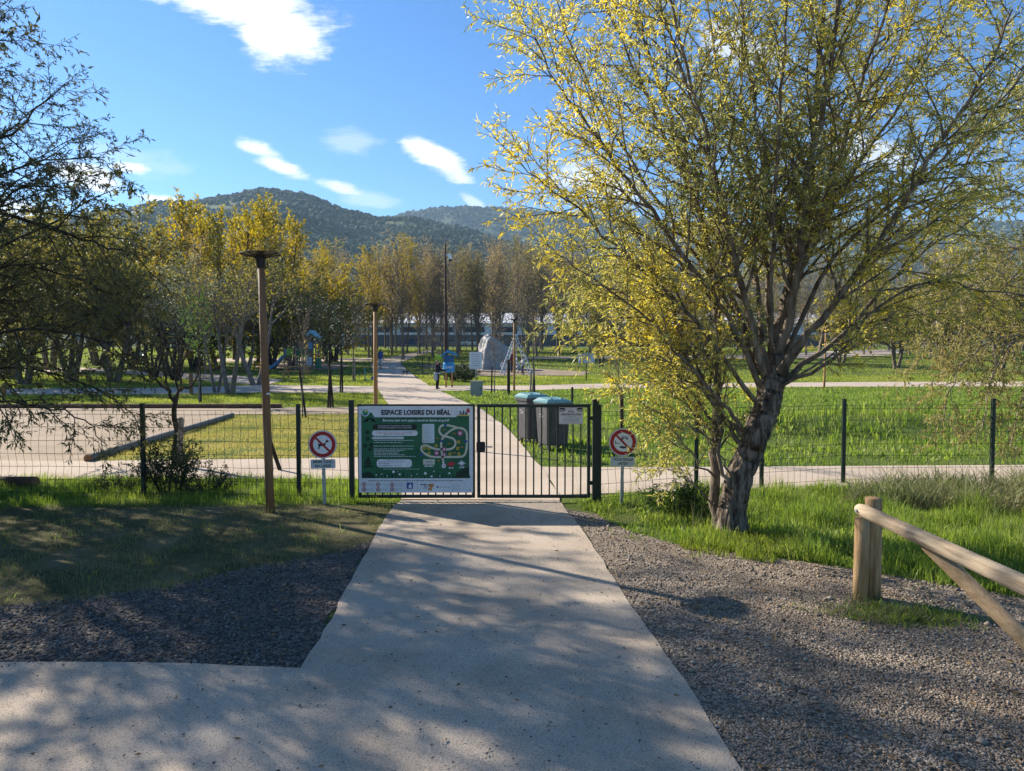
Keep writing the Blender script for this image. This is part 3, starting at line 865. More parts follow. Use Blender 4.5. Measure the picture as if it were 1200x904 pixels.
mk = MB(); flat(mk, [(955, 575), (990, 548), (1030, 572), (995, 597)], 3, 6); flat(mk, [(970, 574), (992, 558), (1012, 572), (995, 586)], 3.8, 4); mk.build('field_picture', mks, bt)
mk = MB(); words(mk, 680, 758, 597, 9, 3, 4, 6); words(mk, 885, 928, 611, 8, 3, 4, 7); words(mk, 972, 1015, 606, 8, 3, 4, 8); mk.build('picture_captions', mks, bt)
ft = MB(); words(ft, 205, 1003, 717, 5, 0, 0, 90)
for x in (173, 291, 408):
    for y in (748, 788):
        ring(ft, x, y, 12.5, 18.5, 0, 1); flat(ft, circ(x, y, 7, 7), 0, 0)
        for q in (-9, 0, 9): words(ft, x + 26, x + rr.uniform(70, 98), y + q, 2.2, 0, 2, int(x + y + q))
flat(ft, [(530, 731), (583, 731), (583, 783), (530, 783)], 0, 3); flat(ft, circ(560, 745, 6, 8), 1, 6); flat(ft, [(550, 752), (568, 752), (574, 775), (545, 775)], 1, 6); words(ft, 530, 583, 797, 3, 0, 2, 91)
for x in (622, 915): flat(ft, [(x - 1.5, 738), (x + 1.5, 738), (x + 1.5, 802), (x - 1.5, 802)], 0, 2)
words(ft, 645, 705, 748, 8, 0, 0, 92); words(ft, 672, 705, 762, 5, 0, 0, 93); words(ft, 672, 705, 776, 5, 0, 0, 94)
flat(ft, [(712, 744), (757, 742), (755, 768), (742, 772), (740, 798), (712, 796)], 0, 4); flat(ft, circ(722, 770, 7, 8), 1, 6)
flat(ft, circ(788, 768, 9, 6), 0, 3); words(ft, 800, 898, 769, 5, 0, 2, 95)
for q in range(5): words(ft, 923, 985, 742 + q * 12, 3.5, 0, 2, 96 + q)
ft.build('footer_print', [M_ink, M_pred, M_gry, M_blu, M_org, M_yel, M_pw], bt)
lg = MB(); flat(lg, circ(187, 158, 33, 24), 3, 0); flat(lg, circ(187, 158, 27, 20), 4, 1)
flat(lg, [(161, 150), (175, 140), (190, 155), (205, 146), (213, 158), (205, 178), (187, 185), (168, 178)], 5, 2); flat(lg, circ(198, 143, 8, 10), 6, 3); flat(lg, [(168, 172), (206, 168), (200, 180), (187, 184), (174, 180)], 6, 4)
lg.build('emblem', [M_pw, pm('emblem_sky', (.35, .5, .55)), pm('emblem_green', (.05, .28, .06)), M_yel, M_blu], bt)
tp = MB(); flat(tp, [(966, 124), (1060, 124), (1060, 187), (966, 187)], 1, 0); flat(tp, [(1035, 126), (1060, 126), (1060, 160), (1035, 160)], 2, 1); flat(tp, [(972, 178), (1058, 178), (1058, 187), (972, 187)], 2, 2)
for x, h_, c in ((975, 30, 3), (990, 22, 4), (1003, 34, 3), (1018, 26, 4), (1030, 20, 3)): flat(tp, [(x, 178), (x + 11, 178), (x + 11, 178 - h_), (x + 3, 172 - h_)], 3, c)
tp.build('corner_picture', [M_pw, M_pred, M_yel, M_ink, M_blu], bt)

# ------------------------------------------------------------------ small surveillance notice on the gate
vt = thing('surveillance_notice', 'small white video surveillance notice at the top right of the gate', 'sign', (gx(669), GY - .026, 1.005))
vw, vh = .30, .215
MB().box((0, -.004, vh / 2), (vw, .006, vh), bev=.001).build('plate', pm('notice_white', (.62, .58, .60), .4), vt)
vb = MB()
for s_ in (-1, 1):
    vb.prism([(s_ * .145, vh - .006), (s_ * .085, vh - .006), (s_ * .068, vh - .032), (s_ * .09, vh - .052), (s_ * .145, vh - .055)][::s_], -.0085, -.0075, 0)
    vb.prism([(s_ * .14, vh - .026), (s_ * .085, vh - .026), (s_ * .078, vh - .04), (s_ * .095, vh - .048), (s_ * .14, vh - .05)][::s_], -.0095, -.0088, 1)
vb.build('camera_pictures', [M_ink, M_gry], vt)
vl = MB()
put_text(vl, 'SITE', 0, vh - .03, -.0085, .022, mi=1); put_text(vl, 'SOUS', 0, vh - .055, -.0085, .030, bold=.001)
put_text(vl, 'VIDEOPROTECTION', 0, vh - .092, -.0085, .032, .255, bold=.001)
for q, (a, b) in enumerate(((.07, .07), (.105, .105), (.11, .11), (.09, .10), (.12, .12))):
    z = vh - .117 - q * .0165; vl.prism([(-a, z), (b, z), (b, z - .006), (-a, z - .006)], -.0085, -.0078, 1)
for z in (.004, vh - .007): vl.prism([(-.147, z), (.147, z), (.147, z + .003), (-.147, z + .003)], -.0085, -.0078, 2)
vl.build('lettering', [M_ink, M_gry, M_pred], vt)


# ------------------------------------------------------------------ round prohibition signs
def disc_sign(label, px, Yv, zc, draw, lines, tilt=0, plate_w=.31):
    t = thing('prohibition_sign', label, 'sign', on(px, Yv), 0, None)
    t.rotation_euler = (0, tilt, 0)
    MB().box((0, .02, (zc + .14) / 2), (.04, .026, zc + .14), bev=.004).build('post', M_galv, t)
    r = .178; n = 40
    d = MB(); q = [(r * math.cos(6.2832 * k / n), zc + r * math.sin(6.2832 * k / n)) for k in range(n)]
    d.prism(q, -.004, .004)
    q2 = [(x * 1.0, z) for x, z in q]
    d.build('disc', M_galv, t)

    def rng(r0, r1, y, mi, mb):
        V = [(r_ * math.cos(6.2832 * k / n), y, zc + r_ * math.sin(6.2832 * k / n)) for r_ in (r0, r1) for k in range(n)]
        mb.add(V, [(k, n + k, n + (k + 1) % n, (k + 1) % n) for k in range(n)], mi)
    wf = MB(); rng(0.0, .172, -.0048, 0, wf); wf.build('white_face', M_white, t)
    rd = MB(); rng(.118, .163, -.0056, 0, rd)
    c, s_ = math.cos(R(45)), math.sin(R(45)); hw = .013
    rd.add([(-.12 * c - hw * c, -.0064, zc + .12 * s_ - hw * s_), (-.12 * c + hw * c, -.0064, zc + .12 * s_ + hw * s_),
            (.12 * c + hw * c, -.0064, zc - .12 * s_ + hw * s_), (.12 * c - hw * c, -.0064, zc - .12 * s_ - hw * s_)], [[0, 3, 2, 1]])
    rd.build('red_ring', M_red, t)
    pc = MB(); draw(pc, zc); pc.build('pictogram', [M_ink, M_gry, M_white], t)
    pl = MB(); zp = zc - .178 - .058 - .008
    pp = []
    for cx_, cz_, a0 in ((plate_w / 2 - .015, .043, 0), (-plate_w / 2 + .015, .043, 90), (-plate_w / 2 + .015, -.043, 180), (plate_w / 2 - .015, -.043, 270)):
        for k in range(4): a = R(a0 + 30 * k); pp.append((cx_ + .015 * math.cos(a), zp + cz_ + .015 * math.sin(a)))
    p_ = pl.prism(pp, -.006, .002).build('text_plate', pm('plate_grey_white', (.52, .53, .54), .45), t)
    tx = MB()
    for k, l in enumerate(lines): put_text(tx, l[0], 0, zp + .026 - k * .052, -.0072, .046, l[1], bold=.001)
    tx.build('lettering', M_ink, p_)
    return t


def poly_on(mb, pts, zc, y, mi=0): mb.add([(x, y, zc + z) for x, z in pts], [list(range(len(pts)))], mi)


def draw_dog(mb, zc):
    k = .00105
    body = [(-52, 12), (-48, -8), (-54, -55), (-40, -58), (-30, -22), (10, -14), (24, -42), (34, -44), (30, -12), (40, 4), (42, 12), (30, 20), (0, 6), (-36, 10)]
    head = [(34, 22), (52, 22), (66, 30), (80, 34), (78, 42), (64, 48), (56, 62), (50, 50), (40, 46)]
    for s_ in (body, head): poly_on(mb, [(x * k, z * k) for x, z in s_], zc, -.0060)
    poly_on(mb, [(-.052, .012), (-.056, .04), (-.05, .04), (-.046, .01)], zc, -.0060)


def draw_motor(mb, zc):
    k = .001
    poly_on(mb, [(x * k, z * k) for x, z in [(-22, 58), (-12, 72), (8, 80), (36, 80), (52, 68), (66, 62), (66, 44), (-22, 44)]], zc, -.0060, 1)
    for x in (-8, 50): poly_on(mb, [(x * k + .012 * math.cos(q), .044 + .012 * math.sin(q)) for q in np.arange(0, 6.2, .6)], zc, -.0062, 0)
    poly_on(mb, [(x * k, z * k) for x, z in [(-104, -18), (-98, 8), (-92, 24), (-88, 24), (-92, -6), (-60, -14), (-44, -6), (-40, -20)]], zc, -.0060, 0)
    poly_on(mb, [(x * k, z * k) for x, z in [(-50, -72), (-34, -52), (-8, -46), (6, -58), (20, -50), (40, -62), (36, -80), (18, -74), (-4, -84), (-16, -70)]], zc, -.0060, 0)
    for p in ([(14, 66), (40, 92), (46, 90), (22, 62)], [(44, 48), (84, 100), (90, 98), (58, 52)], [(70, 78), (96, 60), (98, 66), (76, 84)], [(20, -150), (58, -138), (58, -134), (20, -146)], [(90, -70), (112, -50), (110, -46), (88, -66)], [(-30, 128), (0, 116), (4, 122), (-26, 134)]):
        poly_on(mb, [(x * k, z * k) for x, z in p], zc, -.0068, 2)


disc_sign('round no dogs sign with even on a leash plate, left of the board', 378.5, 8.72, .765, draw_dog, [('MEME TENU', .24), ('EN LAISSE', .20)], R(-1.0))
disc_sign('round scratched no motor vehicles sign on a post right of the gate', 729.5, 8.75, .79, draw_motor, [('TOUS LES VEHICULES', .26), ('A MOTEUR', .13)], R(.8))


# ------------------------------------------------------------------ wooden lamp posts
def lamp(label, base, mt, lean=0, head=True, group='wooden lamp posts of the park', h=3.05, first=[None]):
    t = thing('lamp_post', label, 'street lamp', base, 0, group); t.rotation_euler = (0, lean, 0)
    MB().tube([(0, 0, -.1), (0, 0, .6), (0, 0, 1.6), (0, 0, h - .13)], [.051, .049, .046, .040], 18).build('column', mt, t, smooth=True)
    MB().lathe([(.042, h - .15), (.046, h - .145), (.056, h - .03), (.058, h - .01), (.04, h)], 20).build('collar', M_black, t, smooth=False)
    dk = MB(); dk.lathe([(.06, h - .006), (.16, h + .004), (.232, h + .016), (.236, h + .021), (.232, h + .025), (.06, h + .010)], 32)
    d = dk.build('lamp_disc', pm('lamp_disc_smoke', (.075, .055, .045), .35), t, smooth=False)
    for k in range(8):
        a = 6.2832 * k / 8 + .2
        MB().tube([(.055 * math.cos(a), .055 * math.sin(a), h - .03), (.11 * math.cos(a + .1), .11 * math.sin(a + .1), h - .004), (.23 * math.cos(a + .3), .23 * math.sin(a + .3), h + .013)], .007, 6).build('arm', M_black, d)
    MB().box((0.04, -.036, 1.42), (.03, .03, .02), bev=.003).build('number_tag', M_white, t)
    return t


lamp('tall brown wooden lamp post with a flat dark disc head, in the left verge', on(315, 8.3), M_wood_b, R(-1.5))
lamp('orange wooden lamp post standing behind the information board', on(440, 15.5), M_wood_o, R(.1))
lamp('slim wooden lamp post right of the climbing boulder', on(602.5, 33), M_wood_o, 0, h=3.35)
lamp('pale wooden lamp post beside the far path, right of the willow', on(966, 34), M_wood_o, R(1), h=3.2)

# ------------------------------------------------------------------ wheelie bins
def bin_(label, loc, rz, hgt, mbody, group='grey rubbish bins inside the gate', mark=True):
    t = thing('rubbish_bin', label, 'bin', loc, rz, group)
    w0, d0, w1, d1 = .225, .215, .28, .285; z0, z1 = .11, hgt - .12
    b = MB(); n = 4
    V = []; zs = [z0, z0 + .03, z1 - .06, z1 - .055, z1]
    ws = [(w0, d0), (w0 + .012, d0 + .012), (w1 - .01, d1 - .01), (w1 + .014, d1 + .014), (w1 + .014, d1 + .014)]
    bv = .035
    for z, (a, c) in zip(zs, ws):
        V += [(-a + bv, -c, z), (a - bv, -c, z), (a, -c + bv, z), (a, c - bv, z), (a - bv, c, z), (-a + bv, c, z), (-a, c - bv, z), (-a, -c + bv, z)]
    F_ = [[8 * k + q, 8 * k + (q + 1) % 8, 8 * k + 8 + (q + 1) % 8, 8 * k + 8 + q] for k in range(len(zs) - 1) for q in range(8)] + [list(range(8))[::-1], list(range(32, 40))]
    b.add(V, F_)
    for x in (-.17, 0, .17): b.box((x, -.262, .5), (.02, .012, .62), Matrix.Rotation(R(4.6), 3, 'X'))
    body = b.build('body', mbody, t)
    l = MB(); V = []
    for z, a, c, dz in ((z1 + .004, w1 + .02, d1 + .02, 0), (z1 + .026, w1 + .02, d1 + .02, .01), (z1 + .075, w1 - .06, d1 - .07, .03), (z1 + .085, w1 - .10, d1 - .12, .03)):
        V += [(-a, -c, z), (a, -c, z), (a, c, z + dz), (-a, c, z + dz)]
    l.add(V, [[4 * k + q, 4 * k + (q + 1) % 4, 4 * k + 4 + (q + 1) % 4, 4 * k + 4 + q] for k in range(3) for q in range(4)] + [[3, 2, 1, 0], [12, 13, 14, 15]])
    for x in (-.12, .12): l.box((x, .0, z1 + .095), (.05, .34, .03), Matrix.Rotation(R(2.0), 3, 'X'), bev=.008)
    lid = l.build('lid', pm('teal_lid', (.11, .235, .235), .4), t)
    MB().tube([(-.24, d1 + .05, z1 + .02), (.24, d1 + .05, z1 + .02)], .016, 8).build('handle', M_black, lid)
    for sx_ in (-1, 1):
        for sy in (-1, 1):
            wh = MB().tube([(sx_ * .19 - .02, sy * .18, .065), (sx_ * .19 + .02, sy * .18, .065)], .065, 16).build('wheel', M_black, t)
            MB().box((sx_ * .19, sy * .18 + .012, .115), (.06, .05, .05), bev=.006).build('fork', M_galv, wh)
    if mark:
        m_ = MB(); r = random.Random(hgt)
        for k in range(2):
            z = .72 - k * .05
            pts = [(-.226 - .055 * (z - .11) / (hgt - .24) - .012, -.1 + q * .035 + r.uniform(-.01, .01), z + r.uniform(-.025, .025)) for q in range(6)]
            m_.tube(pts, .004, 4)
        m_.build('chalk_mark', M_white, t)
    return t


M_bin = mat('grey_bin_plastic', [(.055, .054, .058), (.075, .073, .078), (.095, .092, .098)], scale=5, rough=.5, bump=.15)
p = G(622, 522); bin_('grey rubbish bin with teal lid, the left one beside the path', p + Vector((.05, .45, 0)), R(27), 1.12, M_bin)
p = G(648, 530); bin_('grey rubbish bin with teal lid, the right one nearer the gate', p + Vector((.02, .40, 0)), R(25), 1.08, M_bin)

# ------------------------------------------------------------------ wooden barrier on the right
t = thing('wooden_barrier', 'round timber barrier with a sloping pale rail on the right edge', 'barrier', (2.73, 5.25, 0))
o_ = Vector((2.73, 5.25, 0))
MB().tube([(0, 0, -.1), (0, 0, .3), (0, 0, .765), (0, 0, .775)], [.063, .062, .060, .054], 20).build('post', M_wood, t, smooth=True)
MB().tube([(-.105, -.03, -.1), (-.1, -.03, .3), (-.098, -.03, .63)], [.054, .053, .052], 18).build('post', M_wood, t, smooth=True)
MB().tube([Vector((2.57, 2.0, 0)) - o_, Vector((2.57, 2.0, .78)) - o_], .06, 18).build('post', M_wood, t)
ra, rb = Vector((2.56, 5.12, .715)) - o_, Vector((2.46, 1.9, .70)) - o_
MB().tube([ra, ra.lerp(rb, .02), ra.lerp(rb, .5), rb], [.040, .047, .049, .052], 18).build('rail', M_wood_p, t, smooth=True)
MB().tube([Vector((2.605, 4.35, .655)) - o_, Vector((2.93, 3.1, -.05)) - o_], .045, 14).build('brace', mat('pale_orange_brace', [(.30, .19, .095), (.42, .28, .15), (.50, .35, .20)], scale=5, rough=.75, bump=.4, bscale=30, stretch=(7, .7, 7)), t, smooth=True)
bo = MB(); bo.tube([ra.lerp(rb, .02) + Vector((-.06, 0, 0)), ra.lerp(rb, .02) + Vector((-.045, 0, 0))], .012, 8); bo.build('bolt', M_galv, t)

# ------------------------------------------------------------------ logs edging the court
def log(label, a, b, r, mt, group='logs edging the bowling court'):
    a = Vector(a); b = Vector(b); t = thing('edging_log', label, 'log', a, 0, group); d = b - a
    MB().tube([Vector((0, 0, r * .8)), d * .33 + Vector((0, 0, r * .8)), d * .66 + Vector((0, 0, r * .82)), d + Vector((0, 0, r * .8))], [r, r * 1.03, r * .97, r], 16, cap=False).build('log_body', mt, t, smooth=True)
    u = d.normalized()
    for p_, s_ in ((Vector(), -1), (d, 1)): MB().tube([p_ + Vector((0, 0, r * .8)) - u * s_ * .01, p_ + Vector((0, 0, r * .8)) + u * s_ * .004], r * .985, 16).build('cut_end', M_end, t)
    return t


log('short reddish log lying in the front left corner of the court', G(-90, 571), G(42, 571), .085, M_wood_d)
log('long grey log crossing from the court to the lawn', G(103, 541.5), G(272, 489), .075, M_wood_g)
for k, (a, b) in enumerate(((-260, -60), (-58, 128), (130, 262), (264, 330))):
    log(['brown log at the far edge of the court, outside left', 'brown log at the far edge of the court under the dark willow', 'brown log at the far edge of the court left of the lamp post', 'short brown log at the far edge of the court behind the lamp post'][k],
        G(a, 478.6), G(b, 478.4), .085, M_wood_d)
for px, py, hh, lab in ((224, 463, .95, 'short brown wooden bollard beside the left path'), (5, 467, .6, 'stubby brown wooden bollard at the far left of the path')):
    tb = thing('bollard', lab, 'bollard', G(px, py)); MB().tube([(0, 0, -.1), (0, 0, hh - .02), (0, 0, hh)], [.085, .083, .075], 16).build('post', M_wood_b, tb)
# ------------------------------------------------------------------ leaves
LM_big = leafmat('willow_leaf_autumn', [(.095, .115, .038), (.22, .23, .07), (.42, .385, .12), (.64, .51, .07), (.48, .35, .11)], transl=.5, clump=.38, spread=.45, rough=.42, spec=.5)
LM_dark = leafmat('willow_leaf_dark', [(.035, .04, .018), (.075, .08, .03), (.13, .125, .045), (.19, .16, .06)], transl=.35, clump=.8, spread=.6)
LM_pale = leafmat('willow_leaf_pale', [(.11, .12, .045), (.22, .21, .07), (.34, .29, .10), (.42, .33, .12)], transl=.4, clump=.6, spread=.6)
LM_yel = leafmat('poplar_leaf_yellow', [(.11, .12, .02), (.26, .22, .02), (.46, .34, .02), (.50, .33, .03)], transl=.4, clump=.35, spread=.5)
LM_olive = leafmat('olive_brown_leaf', [(.07, .08, .024), (.15, .145, .034), (.27, .225, .05), (.30, .20, .065)], transl=.42, clump=.3, spread=.6)
LM_brown = leafmat('brown_leaf', [(.14, .11, .07), (.25, .195, .11), (.36, .28, .135), (.45, .36, .13)], transl=.4, clump=.25, spread=.6)
LM_ever = leafmat('evergreen_leaf', [(.012, .022, .009), (.026, .045, .016), (.05, .07, .024)], transl=.15, clump=.8, spread=.7)
LM_fresh = leafmat('fresh_green_leaf', [(.035, .075, .015), (.075, .14, .025), (.13, .19, .035)], transl=.35, clump=.8, spread=.7)
LM_silver = leafmat('silvery_leaf', [(.09, .11, .06), (.18, .20, .12), (.31, .32, .21), (.28, .21, .10)], transl=.25, clump=.6, spread=.6)
LM_shrub = leafmat('dark_shrub_leaf', [(.012, .025, .008), (.03, .055, .014), (.07, .09, .025)], transl=.25, clump=2, spread=.7)

# ------------------------------------------------------------------ the big willow on the right
base = G(862, 624); BY = base.y
PW = dict(levels=2, nch=[17, 10], ang=[40, 42], ratio=[.28, .42], start=[.22, .1], wander=[.1, .12, .16], trop=[.1, .12, -.05],
          seg=[.3, .16, .12], leaf=1, ldens=46, lup=.6, lalong=.7, ldroop=-.35, taper=.45, rmax=[.02, .006], rmin=.0022)
g = Grow(11, PW); g0 = Grow(12, PW)


def limb_px(g, pts, y0, y1, r0, r1, off=base, **k):
    n = len(pts) - 1
    return g.limb([W(a, b, y0 + (y1 - y0) * (q / n) ** 1.1) - off for q, (a, b) in enumerate(pts)], r0, r1, **k)


tr, rad = g0.limb([W(855, 645, BY) - base, W(857, 605, BY) - base, W(864, 567, BY) - base, W(881, 523, BY + .02) - base, W(897, 480, BY + .05) - base, W(906, 447, BY + .08) - base, W(912, 424, BY + .1) - base], .148, .118, n=60, sides=56, nch=0, wob=.006, ridge=.05)
# flare at the foot
g0.mb.tube([Vector((-.06, -.01, -.12)), Vector((-.055, 0, .02)), Vector((-.05, 0, .18)), Vector((-.03, 0, .40))], [.20, .175, .145, .11], 40, ridge=.08)
D = dict(lvl=0)
LIMBS = [  # pixel trace, depth start/end, radius start/end
    ([(903, 440), (914, 385), (930, 320), (946, 250), (952, 180), (957, 100), (966, 0), (975, -110)], 7.4, 8.3, .098, .022, 24),
    ([(905, 430), (925, 370), (938, 300), (948, 200), (972, 90), (985, -30), (1000, -130)], 7.45, 6.6, .075, .015, 20),
    ([(896, 440), (881, 390), (869, 340), (856, 280), (836, 200), (816, 120), (790, 20), (772, -60)], 7.3, 6.5, .052, .010, 20),
    ([(899, 435), (890, 370), (886, 300), (879, 220), (872, 140), (868, 50), (870, -80)], 7.35, 8.6, .045, .010, 18),
    ([(912, 436), (948, 392), (1000, 330), (1050, 250), (1100, 170), (1150, 90), (1190, 10)], 7.3, 6.4, .055, .010, 20),
    ([(916, 446), (952, 420), (1003, 375), (1055, 320), (1120, 270), (1200, 215)], 7.35, 8.3, .048, .008, 16),
    ([(905, 430), (928, 345), (962, 245), (1003, 150), (1052, 60), (1090, -40)], 7.4, 9.0, .05, .010, 20),
    ([(908, 420), (938, 310), (985, 185), (1012, 90), (1042, 0), (1060, -90)], 7.45, 7.2, .045, .010, 18),
    ([(890, 452), (852, 372), (802, 300), (752, 230), (702, 165), (655, 100), (625, 40)], 7.3, 7.0, .042, .007, 22),
    ([(890, 440), (850, 340), (815, 240), (770, 140), (728, 50), (700, -40)], 7.35, 8.4, .042, .008, 20),
    ([(885, 470), (830, 395), (770, 330), (705, 275), (650, 225), (610, 190)], 7.25, 6.8, .034, .006, 18),
    ([(896, 430), (866, 330), (835, 210), (800, 90), (770, -10), (750, -90)], 7.3, 7.6, .04, .008, 18),
    ([(903, 420), (905, 310), (910, 190), (918, 70), (925, -60)], 7.4, 6.2, .04, .008, 16),
    ([(915, 440), (965, 370), (1040, 280), (1110, 220), (1170, 130), (1215, 60)], 7.4, 9.2, .04, .008, 16),
    ([(905, 432), (900, 330), (885, 220), (845, 100), (830, 0), (815, -80)], 7.5, 9.6, .04, .008, 16),
    ([(920, 450), (975, 422), (1020, 368), (1090, 330), (1150, 340), (1210, 348)], 7.3, 7.0, .026, .008, 9),
    ([(915, 455), (952, 428), (985, 413), (1015, 395), (1060, 360), (1110, 385)], 7.25, 6.5, .018, .004, 8),
    ([(912, 425), (930, 330), (900, 200), (880, 80), (860, -50)], 7.4, 7.0, .035, .008, 16),
    ([(900, 440), (870, 380), (780, 250), (700, 120), (660, 20), (640, -60)], 7.35, 9.2, .036, .007, 18),
    ([(870, 505), (845, 470), (800, 420), (745, 365), (690, 320), (640, 290)], 7.2, 6.5, .03, .005, 14),
    ([(868, 512), (840, 470), (812, 430), (775, 385), (735, 345), (690, 330)], 7.25, 7.9, .026, .005, 13),
    ([(866, 520), (842, 482), (816, 440), (796, 390), (776, 330), (740, 270), (690, 240)], 7.3, 7.6, .034, .006, 18),
    ([(858, 575), (846, 545), (842, 490), (840, 430), (836, 350), (822, 250), (800, 160)], 7.25, 7.5, .032, .008, 14),
    ([(900, 430), (940, 300), (1030, 160), (1090, 60), (1130, -30)], 7.5, 8.4, .036, .008, 16),
    ([(912, 430), (980, 300), (1090, 200), (1180, 110), (1240, 20)], 7.5, 7.8, .036, .008, 16),
]
for pts, y0, y1, r0, r1, nc in LIMBS:
    limb_px(g, pts, y0, y1, r0 * .82, r1 * .8, n=16, sides=8, nch=int(nc * 1.35), wob=.014)
# second slim stem and its low shoots
s2 = W(838, 618, BY + .15)
limb_px(g, [(839, 622), (838, 560), (840, 500), (842, 440), (838, 380), (828, 290), (800, 190), (770, 90), (745, 0)], BY + .15, 8.2, .062, .012, n=20, sides=9, nch=16, t0=.45)
for pts, y0, y1, r0, nc in [([(839, 560), (815, 540), (785, 500), (750, 470), (725, 455)], 7.45, 7.0, .014, 7), ([(840, 500), (805, 455), (765, 415), (715, 395), (670, 392)], 7.5, 7.1, .018, 10),
                           ([(838, 590), (815, 570), (795, 555), (775, 548)], 7.45, 7.2, .010, 5), ([(840, 470), (800, 400), (750, 345), (690, 350), (650, 372)], 7.5, 8.3, .018, 10),
                           ([(842, 530), (820, 490), (790, 440), (765, 380), (735, 330)], 7.5, 8.6, .018, 9), ([(840, 540), (825, 505), (800, 470), (770, 450), (735, 448)], 7.45, 8.0, .013, 8),
                           ([(860, 560), (835, 520), (810, 500), (785, 500), (770, 512)], 7.2, 6.9, .012, 5), ([(840, 450), (815, 380), (775, 320), (715, 300), (660, 320)], 7.5, 7.0, .018, 10)]:
    limb_px(g, pts, y0, y1, r0, .003, n=10, sides=6, nch=int(nc * 1.5), t0=.2, length=2.2)
print('big willow leaves', len(g.lp))
m1 = g.meshes('big_willow', M_limb, LM_big, .068, .015, 1)
big = plant_at('willow_tree', 'large multi-stemmed willow with yellowing leaves and a leaning rough trunk, right of the gate', 'tree', (g0.mb.mesh('big_willow_trunk', M_bark, smooth=True), m1[1]), base)
link('limbs', m1[0], big)

# ------------------------------------------------------------------ dark willow hanging in from the left
lb = Vector((-7.1, 8.2, 0))
PD = dict(PW, nch=[18, 9], ldens=46, ratio=[.30, .42], ang=[45, 45], trop=[.02, .0, -.2], ldroop=-.4, rmax=[.012, .004], rmin=.0018, lup=.5)
g = Grow(21, PD)
g.limb([(0, 0, -.2), (.05, 0, .6), (-.02, .05, 1.5), (.05, 0, 2.4)], .2, .13, n=12, sides=12, nch=0)
for pts, y0, y1, r0, nc in [
    ([(-110, 420), (-40, 262), (40, 262), (110, 284), (170, 305)], 8.2, 7.8, .05, 16), ([(-110, 380), (-60, 220), (20, 150), (75, 95)], 8.2, 8.8, .05, 16),
    ([(-110, 380), (-85, 180), (-35, 70), (8, 20)], 8.2, 8.0, .05, 16), ([(-110, 380), (-40, 235), (40, 190), (128, 185)], 8.2, 8.4, .04, 16),
    ([(-110, 450), (-40, 400), (40, 385), (120, 398), (168, 425)], 8.2, 7.9, .04, 17), ([(-110, 480), (-30, 472), (45, 478), (100, 492), (122, 520)], 8.2, 7.8, .025, 10),
    ([(-110, 440), (-50, 340), (30, 312), (105, 330), (155, 355)], 8.2, 8.8, .04, 17), ([(-110, 470), (-40, 455), (0, 460), (25, 490)], 8.2, 7.0, .02, 8),
    ([(-110, 450), (-30, 430), (60, 440), (140, 470), (165, 505)], 8.2, 9.0, .03, 14), ([(-110, 430), (-60, 300), (20, 225), (95, 225)], 8.2, 7.4, .04, 16),
    ([(-110, 430), (-80, 300), (-20, 180), (45, 120)], 8.2, 10.2, .045, 17), ([(-110, 430), (-70, 330), (0, 260), (70, 240)], 8.2, 10.4, .045, 17),
    ([(-110, 440), (-70, 380), (10, 350), (90, 365)], 8.2, 10.0, .04, 17), ([(-110, 440), (-60, 400), (10, 420), (80, 445)], 8.2, 9.6, .035, 14),
    ([(-110, 430), (-150, 300), (-220, 180), (-260, 60)], 8.2, 8.0, .05, 16), ([(-110, 400), (-120, 240), (-140, 100), (-130, -40)], 8.2, 9.5, .05, 16),
    ([(-110, 440), (-180, 360), (-260, 300), (-330, 280)], 8.2, 9.4, .05, 16), ([(-110, 430), (-140, 300), (-150, 200), (-120, 80)], 8.2, 6.2, .045, 14)]:
    limb_px(g, pts, y0, y1, r0 * .72, .005, off=lb, n=14, sides=7, nch=nc, wob=.02)
print('left willow leaves', len(g.lp))
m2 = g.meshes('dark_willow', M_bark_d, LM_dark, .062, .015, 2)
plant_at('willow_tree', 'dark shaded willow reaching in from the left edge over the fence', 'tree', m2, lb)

# ------------------------------------------------------------------ pale willow at the right edge
rb_ = Vector((9.6, 11.6, 0))
PR = dict(PD, nch=[20, 9], ldens=44, trop=[.02, -.1, -.35], ang=[45, 45])
g = Grow(31, PR)
g.limb([(0, 0, -.2), (-.05, .1, 1.0), (.05, .05, 2.2)], .2, .14, n=10, sides=12, nch=0)
for pts, y0, y1, r0, nc in [
    ([(1280, 380), (1215, 330), (1150, 330), (1100, 365), (1080, 420)], 11.6, 11.2, .04, 18), ([(1280, 330), (1230, 250), (1160, 220), (1100, 260)], 11.6, 11.9, .05, 18),
    ([(1280, 400), (1220, 390), (1160, 400), (1120, 440), (1105, 490)], 11.6, 10.8, .035, 16), ([(1280, 380), (1240, 370), (1190, 400), (1160, 450), (1150, 510)], 11.6, 11.0, .035, 15),
    ([(1280, 300), (1250, 180), (1190, 130), (1140, 150)], 11.6, 12.4, .05, 17), ([(1280, 360), (1220, 300), (1170, 290), (1120, 310), (1090, 350)], 11.6, 12.8, .04, 17),
    ([(1280, 400), (1240, 420), (1200, 460), (1185, 520)], 11.6, 10.6, .03, 12), ([(1280, 300), (1270, 150), (1260, 30)], 11.6, 11.6, .05, 14), ([(1280, 320), (1340, 220), (1380, 120)], 11.6, 12, .05, 14),
    ([(1280, 350), (1200, 345), (1140, 370), (1110, 420)], 11.6, 13.0, .04, 17)]:
    limb_px(g, pts, y0, y1, r0, .006, off=rb_, n=12, sides=7, nch=int(nc * 1.3), wob=.02)
print('right willow leaves', len(g.lp)); print
m3 = g.meshes('pale_willow', M_bark_l, LM_pale, .08, .02, 3)
plant_at('willow_tree', 'pale drooping willow at the right edge of the park, behind the mesh fence', 'tree', m3, rb_)

